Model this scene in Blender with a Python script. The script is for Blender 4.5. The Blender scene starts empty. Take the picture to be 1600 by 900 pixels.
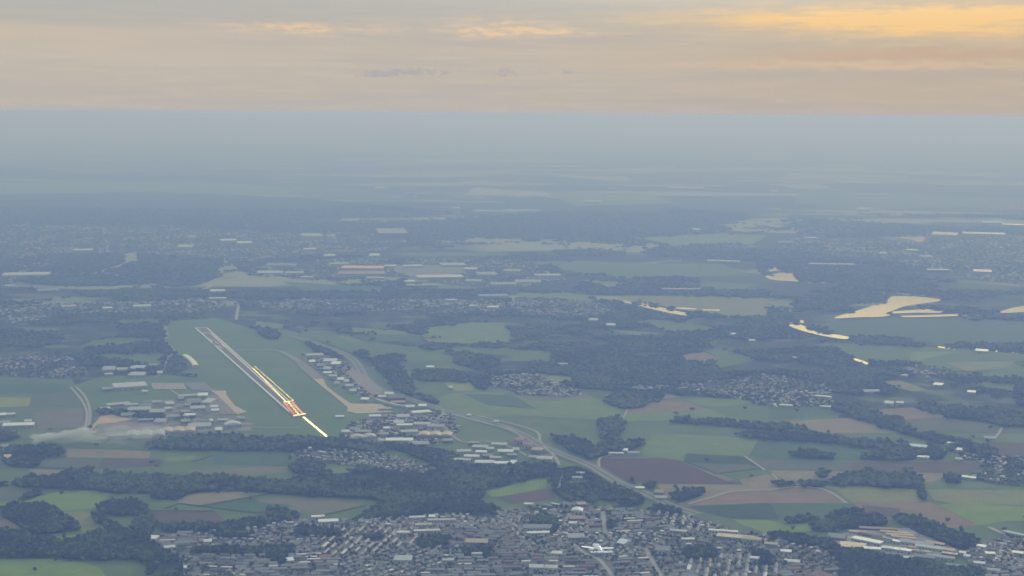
import bpy, math, random
import numpy as np
from mathutils import Matrix, Vector
from mathutils.geometry import tessellate_polygon
random.seed(7); rng = np.random.default_rng(11)
C = bpy.context.scene.collection
S = bpy.context.scene
R = math.radians

# ------------------------------------------------------------------ camera
H = 1200.0                       # height of the aircraft the photo was taken from (m)
F = 2263.0                       # focal length in pixels of the 1600 px wide photo
PITCH = math.atan((450-179.0)/F); ROLL = R(0.42)
cam = bpy.data.cameras.new('camera'); co = bpy.data.objects.new('camera', cam); C.objects.link(co)
cam.sensor_width = 36; cam.lens = 36*F/1600; cam.clip_start = 1; cam.clip_end = 1.5e6
RM = Matrix.Rotation(math.pi/2-PITCH, 3, 'X') @ Matrix.Rotation(ROLL, 3, 'Z')
co.matrix_world = Matrix.Translation((0, 0, H)) @ RM.to_4x4()
S.camera = co
RN = np.array(RM)

# ------------------------------------------------------------------ world, sun, exposure
SUN_EL, SUN_AZ = R(19), R(25)
w = bpy.data.worlds.new('World'); S.world = w; w.use_nodes = True
nt = w.node_tree; N = nt.nodes; L = nt.links; N.clear()
def nd(t, **k):
    n = N.new(t)
    for a, b in k.items(): setattr(n, a, b)
    return n
def m(op, a, b=None, c=None):
    n = nd('ShaderNodeMath', operation=op)
    for i, x in enumerate((a, b, c)):
        if x is None: continue
        if isinstance(x, (int, float)): n.inputs[i].default_value = x
        else: L.new(x, n.inputs[i])
    return n.outputs[0]
def mix(f, a, b, mode='MIX'):
    n = nd('ShaderNodeMix', data_type='RGBA', blend_type=mode)
    for s, x in ((n.inputs[0], f), (n.inputs[6], a), (n.inputs[7], b)):
        if isinstance(x, (int, float)): s.default_value = x
        elif isinstance(x, tuple): s.default_value = (*x, 1)
        else: L.new(x, s)
    return n.outputs[2]
tc = nd('ShaderNodeTexCoord'); sp = nd('ShaderNodeSeparateXYZ'); L.new(tc.outputs['Generated'], sp.inputs[0])
AZ = m('MULTIPLY', m('ARCTAN2', sp.outputs[0], sp.outputs[1]), 57.29578)
EL = m('MULTIPLY', m('ARCSINE', sp.outputs[2]), 57.29578)
def gauss(a0, sa, e0, se, az=None, el=None):
    da = m('DIVIDE', m('SUBTRACT', az or AZ, a0), sa); de = m('DIVIDE', m('SUBTRACT', el or EL, e0), se)
    return m('EXPONENT', m('MULTIPLY', m('ADD', m('MULTIPLY', da, da), m('MULTIPLY', de, de)), -1.0))
def noise(ka, ke, detail=4, rough=.55, off=0.0):
    cv = nd('ShaderNodeCombineXYZ'); L.new(m('MULTIPLY', AZ, ka), cv.inputs[0]); L.new(m('MULTIPLY', EL, ke), cv.inputs[1]); cv.inputs[2].default_value = off
    n = nd('ShaderNodeTexNoise'); n.inputs['Scale'].default_value = 1; n.inputs['Detail'].default_value = detail; n.inputs['Roughness'].default_value = rough
    L.new(cv.outputs[0], n.inputs['Vector']); return n.outputs['Fac']
def sat(x, lo, hi):
    n = nd('ShaderNodeMapRange'); n.clamp = True; n.interpolation_type = 'SMOOTHSTEP'
    L.new(x, n.inputs[0]); n.inputs[1].default_value = lo; n.inputs[2].default_value = hi
    return n.outputs[0]
sky = nd('ShaderNodeTexSky', sky_type='NISHITA'); sky.sun_disc = False
sky.sun_elevation = SUN_EL; sky.sun_rotation = SUN_AZ; sky.altitude = 1000
# cloud deck colours by elevation (radiance before the 0.1 strength)
rp = nd('ShaderNodeValToRGB'); cr = rp.color_ramp; cr.elements.remove(cr.elements[0])
L.new(m('DIVIDE', EL, 30.0), rp.inputs[0])
def stops(r, st):
    while len(r.elements) > 1: r.elements.remove(r.elements[0])
    r.elements[0].position = st[0][0]; r.elements[0].color = (*st[0][1], 1)
    for p, c in st[1:]:
        e = r.elements.new(p); e.color = (*c, 1)
stops(cr, [(0, (.48,.44,.385)), (1.2/30, (.505,.455,.395)), (2.4/30, (.525,.468,.395)), (3.4/30, (.475,.448,.40)), (5/30, (.44,.435,.415)),
           (10/30, (.50,.56,.62)), (1.0, (.64,.81,.97))])
n1 = noise(.10, 1.6, 5, .5, 3.1); n2 = noise(.35, 4.0, 6, .6, 8.0); n3 = noise(1.4, 5.0, 6, .65, 1.0)
n4 = noise(.9, 3.2, 5, .6, 5.5)
warp = m('MULTIPLY', m('SUBTRACT', n1, .5), 1.2)
ELW = m('ADD', EL, warp)
cl = mix(m('MULTIPLY', sat(n2, .42, .68), .35), rp.outputs[0], (.60,.51,.42))
cl = mix(m('MULTIPLY', sat(n1, .5, .62), .3), cl, (.42,.41,.41))
# warmer to the right
cl = mix(m('MULTIPLY', sat(AZ, -4, 20), .5), cl, mix(1.0, cl, (1.02,.89,.71), 'MULTIPLY'))
# flat dark band top left
cl = mix(m('MULTIPLY', gauss(-16, 12, 4.1, .8), .6), cl, (.45,.45,.43))
# peach streaks
st_ = sat(m('ADD', n3, m('MULTIPLY', n2, .8)), .82, 1.05)
pk = m('ADD', gauss(-8.2, 2.9, 3.25, .24), m('ADD', gauss(-.6, 1.9, 3.3, .38), m('MULTIPLY', gauss(1.0, 3.4, 3.2, .14), .8)))
cl = mix(m('MINIMUM', m('MULTIPLY', m('ADD', m('MULTIPLY', st_, .75), .30), pk), .95), cl, (.76,.55,.37))
cl = mix(m('MULTIPLY', gauss(-18, 8, 2.95, .32), .35), cl, (.66,.53,.40))
cl = mix(m('MULTIPLY', gauss(-15, 7, 2.05, .35), .25), cl, (.60,.53,.44))
# golden break to the right
GEL = m('ADD', EL, m('MULTIPLY', m('SUBTRACT', n4, .5), .75))
g = m('ADD', gauss(17.5, 7.0, 3.55, .62, None, GEL), m('MULTIPLY', gauss(12.5, 6.5, 3.75, .38, None, GEL), .7))
cl = mix(m('MINIMUM', m('MULTIPLY', g, m('ADD', m('MULTIPLY', sat(n2, .3, .6), .5), .62)), 1.0), cl, (.86,.56,.25))
cl = mix(m('MULTIPLY', gauss(16, 7, 2.35, .22, None, GEL), .75), cl, (.56,.385,.27))
cl = mix(m('MULTIPLY', gauss(14, 7, 1.95, .14, None, GEL), .6), cl, (.72,.50,.33))
cl = mix(m('MULTIPLY', gauss(20, 9, 4.35, .16, None, GEL), .6), cl, (.58,.43,.25))
# the small blue-grey cumulus low over the horizon
cu = m('ADD', m('ADD', gauss(-4.0, 1.6, 1.6, .17), m('MULTIPLY', gauss(-5.4, .7, 1.5, .16), .8)), m('ADD', gauss(-.3, .38, 1.65, .20), m('ADD', gauss(2.05, .26, 1.62, .11), gauss(19.5, .7, 1.45, .12))))
nc = noise(4.5, 8.5, 6, .65, 2.2)
cl = mix(m('MULTIPLY', sat(m('ADD', m('MULTIPLY', cu, .62), m('MULTIPLY', m('SUBTRACT', nc, .5), 2.6)), .25, .65), m('MINIMUM', m('MULTIPLY', cu, 2.0), .75)), cl, (.39,.39,.41))
cl = mix(m('MULTIPLY', sat(m('ADD', m('MULTIPLY', gauss(2, 40, 1.65, .22), .5), m('MULTIPLY', n3, .5)), .66, .80), .22), cl, (.42,.41,.42))
# bright thin cloud in front of the sun, above the frame
cl = mix(m('MULTIPLY', gauss(13, 15, 10.6, 3.3), .95), cl, (4.9,4.9,4.1))
up = sat(EL, 5, 45)
sc10 = nd('ShaderNodeVectorMath', operation='SCALE'); L.new(cl, sc10.inputs[0]); sc10.inputs['Scale'].default_value = 10.0
skt = nd('ShaderNodeVectorMath', operation='SCALE'); L.new(sky.outputs[0], skt.inputs[0]); skt.inputs['Scale'].default_value = 1.0
fin = mix(m('SUBTRACT', 1.0, m('MULTIPLY', up, .2)), skt.outputs[0], sc10.outputs[0])
bg = nd('ShaderNodeBackground'); bg.inputs[1].default_value = .1; L.new(fin, bg.inputs[0])
wo = nd('ShaderNodeOutputWorld'); L.new(bg.outputs[0], wo.inputs[0])

sl = bpy.data.lights.new('sun', 'SUN'); so = bpy.data.objects.new('sun', sl); C.objects.link(so)
sl.energy = 1.2; sl.angle = R(10); sl.color = (1, .95, .92)
d = Vector((math.sin(SUN_AZ)*math.cos(SUN_EL), math.cos(SUN_AZ)*math.cos(SUN_EL), math.sin(SUN_EL)))
so.rotation_euler = d.to_track_quat('Z', 'Y').to_euler()
vs = S.view_settings; vs.view_transform = 'Standard'; vs.look = 'None'; vs.gamma = 1; vs.exposure = 0.05; vs.use_curve_mapping = False
S.cycles.max_bounces = 4; S.cycles.diffuse_bounces = 2; S.cycles.glossy_bounces = 2; S.cycles.volume_bounces = 0; S.cycles.transparent_max_bounces = 40
S.cycles.use_denoising = True

# ------------------------------------------------------------------ pixel <-> ground
def G(u, v, z=0.0):
    c = RN @ np.array([u-800.0, -(v-450.0), -F]); t = (z-H)/c[2]
    return (c[0]*t, c[1]*t)
def project(x, y, z=0.0):
    p = np.stack([x, y, np.zeros_like(x)+z-H]); c = RN.T @ p
    return 800+F*c[0]/-c[2], 450-F*c[1]/-c[2]
def dist(u, v): x, y = G(u, v); return math.hypot(math.hypot(x, y), H)

# ------------------------------------------------------------------ materials
MATS = {}
def mat(name, col, rough=.9, var=.12, scale=.02, spec=.2, second=None, det=4, lo=.35, hi=.65, extra=None):
    if name in MATS: return MATS[name]
    mt = bpy.data.materials.new(name); mt.use_nodes = True; t = mt.node_tree; n = t.nodes; l = t.links
    b = n['Principled BSDF']; b.inputs['Roughness'].default_value = rough; b.inputs['Specular IOR Level'].default_value = spec
    g = n.new('ShaderNodeNewGeometry'); tx = n.new('ShaderNodeTexNoise'); tx.inputs['Scale'].default_value = scale; tx.inputs['Detail'].default_value = det
    tx.inputs['Roughness'].default_value = .6
    l.new(g.outputs['Position'], tx.inputs['Vector'])
    r = n.new('ShaderNodeValToRGB'); l.new(tx.outputs['Fac'], r.inputs[0])
    c2 = second or tuple(min(1, c*(1+var)) for c in col); c1 = col if second else tuple(c*(1-var) for c in col)
    r.color_ramp.elements[0].position = lo; r.color_ramp.elements[1].position = hi
    r.color_ramp.elements[0].color = (*c1, 1); r.color_ramp.elements[1].color = (*c2, 1)
    out = r.outputs[0]
    if extra: out = extra(n, l, g, out)
    l.new(out, b.inputs['Base Color'])
    MATS[name] = mt; return mt
def rows_extra(angle, pitch=24.0, amt=.10, tone=None):
    """crop rows / tramlines and slow patches of thinner growth"""
    def f(n, l, g, out):
        mp = n.new('ShaderNodeMapping'); mp.inputs['Rotation'].default_value = (0, 0, angle); l.new(g.outputs['Position'], mp.inputs['Vector'])
        wv = n.new('ShaderNodeTexWave'); wv.inputs['Scale'].default_value = .314/pitch*1.0; wv.inputs['Distortion'].default_value = .8; wv.inputs['Detail'].default_value = 1
        l.new(mp.outputs[0], wv.inputs['Vector'])
        n2 = n.new('ShaderNodeTexNoise'); n2.inputs['Scale'].default_value = .008; n2.inputs['Detail'].default_value = 6; l.new(g.outputs['Position'], n2.inputs['Vector'])
        ad = n.new('ShaderNodeMath'); ad.operation = 'ADD'; l.new(wv.outputs['Fac'], ad.inputs[0]); l.new(n2.outputs['Fac'], ad.inputs[1])
        mr = n.new('ShaderNodeMapRange'); l.new(ad.outputs[0], mr.inputs[0]); mr.inputs[1].default_value = .3; mr.inputs[2].default_value = 1.5; mr.inputs[3].default_value = 1-amt; mr.inputs[4].default_value = 1+amt
        v = n.new('ShaderNodeVectorMath'); v.operation = 'SCALE'; l.new(out, v.inputs[0]); l.new(mr.outputs[0], v.inputs['Scale'])
        return v.outputs[0]
    return f
FC = {'bg': (.190,.270,.060), 'lg': (.170,.235,.075), 'g': (.120,.180,.060), 'tg': (.080,.140,.075), 'dg': (.050,.088,.050),
      'ol': (.225,.235,.095), 'yg': (.260,.290,.070), 't': (.270,.225,.150), 'rt': (.250,.180,.130), 'br': (.125,.095,.080),
      'db': (.110,.068,.058), 'gt': (.190,.175,.130), 'gg': (.130,.145,.110)}
for i, (k, c) in enumerate(FC.items()):
    mat('crop_'+k, c, .95, .10, .012, .1, extra=rows_extra(i*.7, 12, .06))
ASPH = mat('asphalt', (.16,.16,.165), .85, .12, .03); CONC = mat('concrete', (.42,.39,.34), .85, .10, .02)
TANC = mat('pale_concrete', (.52,.43,.31), .85, .07, .02); APR = mat('apron_paving', (.26,.22,.215), .85, .12, .03)
GRAV = mat('gravel_yard', (.34,.33,.31), .9, .3, .05); ROADM = mat('road_surface', (.24,.245,.24), .8, .08, .03)
PALE = mat('pale_road', (.36,.35,.32), .8, .08, .03); WLINE = mat('white_paint', (.80,.79,.76), .7, .04, .1)
RUNW = mat('runway_surface', (.17,.155,.155), .85, .10, .01)
SAND = mat('bare_sand', (.55,.40,.27), .95, .15, .02)
TOWN = mat('town_ground', (.060,.085,.055), .9, .1, .045, .2, second=(.31,.31,.33), det=6, lo=.41, hi=.58)
AIRG = mat('airfield_grass', (.105,.180,.065), .95, .1, .004, .1, second=(.150,.215,.075))
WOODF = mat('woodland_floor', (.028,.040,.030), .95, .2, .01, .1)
def water_mat():
    mt = bpy.data.materials.new('still_water'); mt.use_nodes = True; t = mt.node_tree; n = t.nodes; b = n['Principled BSDF']
    b.inputs['Base Color'].default_value = (.05,.06,.055,1); b.inputs['Roughness'].default_value = .10; b.inputs['IOR'].default_value = 1.33
    g = n.new('ShaderNodeNewGeometry'); tx = n.new('ShaderNodeTexNoise'); tx.inputs['Scale'].default_value = .02; t.links.new(g.outputs['Position'], tx.inputs['Vector'])
    mr = n.new('ShaderNodeMapRange'); t.links.new(tx.outputs[0], mr.inputs[0]); mr.inputs[3].default_value = .03; mr.inputs[4].default_value = .07; t.links.new(mr.outputs[0], b.inputs['Roughness'])
    return mt
WATER = water_mat()

def far_ground():
    """one sheet: patchwork of fields, woods and built-up specks seen from high up"""
    mt = bpy.data.materials.new('countryside'); mt.use_nodes = True; t = mt.node_tree; n = t.nodes; l = t.links; b = n['Principled BSDF']
    b.inputs['Roughness'].default_value = .95; b.inputs['Specular IOR Level'].default_value = .1
    g = n.new('ShaderNodeNewGeometry')
    def nz(s, d=3, off=0, stretch=(1, 1, 1)):
        mp = n.new('ShaderNodeMapping'); mp.inputs['Scale'].default_value = stretch; mp.inputs['Location'].default_value = (off, off*.7, 0); l.new(g.outputs['Position'], mp.inputs[0])
        x = n.new('ShaderNodeTexNoise'); x.inputs['Scale'].default_value = s; x.inputs['Detail'].default_value = d; x.inputs['Roughness'].default_value = .6; l.new(mp.outputs[0], x.inputs['Vector']); return x.outputs['Fac']
    def ramp(x, st, const=False):
        r = n.new('ShaderNodeValToRGB'); l.new(x, r.inputs[0]); stops(r.color_ramp, st)
        if const: r.color_ramp.interpolation = 'CONSTANT'
        return r.outputs[0]
    def mx(f, a, c):
        q = n.new('ShaderNodeMix'); q.data_type = 'RGBA'
        l.new(f, q.inputs[0]) ; l.new(a, q.inputs[6])
        if isinstance(c, tuple): q.inputs[7].default_value = (*c, 1)
        else: l.new(c, q.inputs[7])
        return q.outputs[2]
    def vor(s, rot):
        mp = n.new('ShaderNodeMapping'); mp.inputs['Rotation'].default_value = (0, 0, rot); mp.inputs['Scale'].default_value = (1, .55, 1); l.new(g.outputs['Position'], mp.inputs[0])
        vo = n.new('ShaderNodeTexVoronoi'); vo.inputs['Scale'].default_value = s; vo.distance = 'CHEBYCHEV'; l.new(mp.outputs[0], vo.inputs['Vector']); sx = n.new('ShaderNodeSeparateColor'); l.new(vo.outputs['Color'], sx.inputs[0]); return sx.outputs
    v1 = vor(1/760., .4); fields = ramp(v1[0], [(0,(.06,.09,.05)), (.25,(.15,.21,.09)), (.42,(.08,.12,.06)), (.58,(.20,.22,.13)), (.72,(.27,.24,.18)), (.84,(.13,.18,.08)), (.93,(.05,.075,.05))], True)
    wn = nz(1/1500., 5, 3000); wm = ramp(wn, [(.47,(0,0,0)), (.50,(1,1,1))])
    c = mx(wm, fields, (.030,.048,.032))
    # suburbs: pale specks
    sn = nz(1/2600., 3, 9000); sp1 = nz(1/55., 2, 100); sm = ramp(sn, [(.55,(0,0,0)), (.60,(1,1,1))])
    spc = ramp(sp1, [(.42,(.05,.07,.05)), (.56,(.13,.13,.12)), (.66,(.30,.29,.28))])
    c = mx(sm, c, spc)
    # rare pale roofs and glass in the open country
    v2 = vor(1/260., .1); pr = ramp(v2[1], [(0,(0,0,0)), (.975,(1,1,1))], True); c = mx(pr, c, (.30,.30,.28))
    bn = nz(1/2600., 5, 500, (.35, 1, 1)); c = mx(ramp(bn, [(.47,(0,0,0)), (.49,(.95,.95,.95))]), c, (.026,.040,.030))
    bn2 = nz(1/3000., 4, 7500, (.4, 1, 1)); c = mx(ramp(bn2, [(.54,(0,0,0)), (.57,(.9,.9,.9))]), c, (.34,.36,.25))
    v3 = vor(1/1000., .05); c = mx(ramp(v3[2], [(0,(0,0,0)), (.955,(.8,.8,.8))], True), c, (.42,.42,.38))
    l.new(c, b.inputs['Base Color']); return mt
FARG = far_ground()
LOWG = mat('pasture', (.095,.150,.060), .95, .12, .004, .1, second=(.155,.205,.085))

# ------------------------------------------------------------------ object helpers
def link(o, parent=None):
    C.objects.link(o); o.parent = parent; return o
def props(o, label=None, cat=None, group=None, kind=None):
    for k, x in (('label', label), ('category', cat), ('group', group), ('kind', kind)):
        if x: o[k] = x
    return o
def mesh(name, verts, faces, mats, mi=None, smooth=False):
    me = bpy.data.meshes.new(name); me.from_pydata(verts, [], faces)
    for x in (mats if isinstance(mats, (list, tuple)) else [mats]): me.materials.append(x)
    if mi is not None: me.polygons.foreach_set('material_index', mi)
    if smooth: me.polygons.foreach_set('use_smooth', [True]*len(faces))
    me.update(); return me
def big_mesh(name, V, T, mats, mi=None, quads=False):
    """fast mesh from numpy arrays; T is (n,3) or (n,4)"""
    k = T.shape[1]; me = bpy.data.meshes.new(name); me.vertices.add(len(V)); me.vertices.foreach_set('co', V.astype(np.float32).ravel())
    me.loops.add(T.size); me.loops.foreach_set('vertex_index', T.astype(np.int32).ravel())
    me.polygons.add(len(T)); me.polygons.foreach_set('loop_start', np.arange(0, T.size, k, dtype=np.int32)); me.polygons.foreach_set('loop_total', np.full(len(T), k, dtype=np.int32))
    for x in mats: me.materials.append(x)
    if mi is not None: me.polygons.foreach_set('material_index', mi.astype(np.int32))
    me.update(calc_edges=True); return me
def obj(name, me, parent=None, **k): return props(link(bpy.data.objects.new(name, me), parent), **k)

# ------------------------------------------------------------------ masks in picture space, used only to know what grows where
MU0, MV0, MW, MH = -260, 170, 2120, 800
MASK = np.zeros((MH, MW), np.uint8)
def fill(poly, val):
    P = np.array(poly, float); P[:, 0] -= MU0; P[:, 1] -= MV0
    y0 = max(0, int(P[:, 1].min())); y1 = min(MH-1, int(P[:, 1].max())+1)
    for y in range(y0, y1):
        yc = y+.5; xs = []
        for i in range(len(P)):
            (xa, ya), (xb, yb) = P[i], P[(i+1) % len(P)]
            if (ya <= yc) != (yb <= yc): xs.append(xa+(yc-ya)/(yb-ya)*(xb-xa))
        xs.sort()
        for a, b_ in zip(xs[::2], xs[1::2]): MASK[y, max(0, int(a+.5)):max(0, int(b_+.5))] = val
def lookup(M, u, v):
    iu = np.clip((u-MU0).astype(int), 0, MW-1); iv = np.clip((v-MV0).astype(int), 0, MH-1); return M[iv, iu]
def smooth_poly(p, n=1):
    for _ in range(n):
        q = []
        for i in range(len(p)):
            a, b_ = p[i], p[(i+1) % len(p)]
            q += [(a[0]*.75+b_[0]*.25, a[1]*.75+b_[1]*.25), (a[0]*.25+b_[0]*.75, a[1]*.25+b_[1]*.75)]
        p = q
    return p
_lay = [0]
def sheet(name, poly, mt, z=None, val=None, smooth=0, kind='structure', mvis=None):
    if smooth: poly = smooth_poly(poly, smooth)
    if val is not None: fill(poly, val)
    if z is None: _lay[0] += 1; z = .2+_lay[0]*.012
    pts = [G(u, v) for u, v in poly]; cx = sum(p[0] for p in pts)/len(pts); cy = sum(p[1] for p in pts)/len(pts)
    V = [(p[0]-cx, p[1]-cy, 0) for p in pts]
    tr = tessellate_polygon([[Vector(x) for x in V]])
    F_ = []
    for t in tr:
        a, b_, c = (Vector(V[i]) for i in t)
        F_.append(tuple(t) if (b_-a).cross(c-a).z > 0 else tuple(reversed(t)))
    o = obj(name, mesh(name, V, F_, mt), kind=kind); o.location = (cx, cy, z); return o
def ribbon_poly(pts, width, world=False):
    """ribbon of constant metric width along pixel points; returns ground verts"""
    P = [Vector(p if world else G(*p)) for p in pts]; Lf, Rt = [], []
    for i, p in enumerate(P):
        t = (P[min(i+1, len(P)-1)]-P[max(i-1, 0)]).normalized(); nn = Vector((-t.y, t.x))*width/2
        Lf.append(p+nn); Rt.append(p-nn)
    return Lf, Rt
def curve_pts(p, n=6):
    out = []
    for i in range(len(p)-1):
        p0, p1, p2, p3 = p[max(i-1, 0)], p[i], p[i+1], p[min(i+2, len(p)-1)]
        for k in range(n):
            t = k/n; out.append(tuple(.5*((2*p1[j])+(-p0[j]+p2[j])*t+(2*p0[j]-5*p1[j]+4*p2[j]-p3[j])*t*t+(-p0[j]+3*p1[j]-3*p2[j]+p3[j])*t**3) for j in (0, 1)))
    return out+[tuple(p[-1])]
def ribbon(name, pts, width, mt, z, val=3, kind='structure', curve=True, wmask=None):
    if curve and len(pts) > 2: pts = curve_pts(pts)
    Lf, Rt = ribbon_poly(pts, width)
    if val:
        A, B_ = ribbon_poly(pts, wmask or width+6)
        uv = [project(np.array([p.x]), np.array([p.y])) for p in A+B_[::-1]]
        fill([(a[0], b_[0]) for a, b_ in uv], val)
    c = Lf[0]; V = [(p.x-c.x, p.y-c.y, 0) for p in Lf+Rt]; n = len(Lf)
    o = obj(name, mesh(name, V, [(i, i+n, i+n+1, i+1) for i in range(n-1)], mt), kind=kind); o.location = (c.x, c.y, z); return o

# ------------------------------------------------------------------ ground sheet to the horizon
RAD = 500000.0
def ground():
    ax = np.concatenate([np.linspace(0, 12000, 13), np.geomspace(14000, RAD, 26)]); ax = np.concatenate([-ax[:0:-1], ax]); n = len(ax)
    X, Y = np.meshgrid(ax, ax); V = np.stack([X.ravel(), Y.ravel(), np.zeros(n*n)], 1)
    i = np.arange(n*n).reshape(n, n); T = np.stack([i[:-1, :-1].ravel(), i[:-1, 1:].ravel(), i[1:, 1:].ravel(), i[1:, :-1].ravel()], 1)
    obj('ground', big_mesh('ground', V, T, [FARG]), kind='structure')
ground()
# near farmland base and airport surroundings
sheet('pasture_land', [(-240,676),(1840,676),(1900,950),(-320,950)], LOWG, z=.1, val=1)
sheet('pasture_land', [(-60,586),(112,590),(118,604),(142,640),(134,676),(-60,676)], LOWG, z=.12, val=1)
sheet('pasture_land', [(560,575),(690,560),(800,600),(1310,636),(1310,676),(560,676)], LOWG, z=.11, val=1)
sheet('heath_ground', [(-260,478),(1860,478),(1850,676),(-240,676)], mat('heath_ground', (.030,.045,.030), .95, .1, .006, .1, second=(.13,.165,.085), det=5, lo=.50, hi=.62), z=.06)
MATS_A = AIRG
sheet('airfield_ground', [(258,513),(267,501),(337,497),(352,501),(405,517),(430,512),(470,520),(465,530),(490,548),(500,575),(545,610),(600,625),(640,655),(560,680),(520,689),(420,684),(385,680),(352,612),(320,600),(305,588),(262,584),(278,555),(262,535)], AIRG, z=.16, val=6)
sheet('airfield_ground', [(112,603),(160,588),(262,585),(320,592),(400,640),(400,682),(140,684),(143,650),(130,622)], AIRG, z=.15, val=6)

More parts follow.
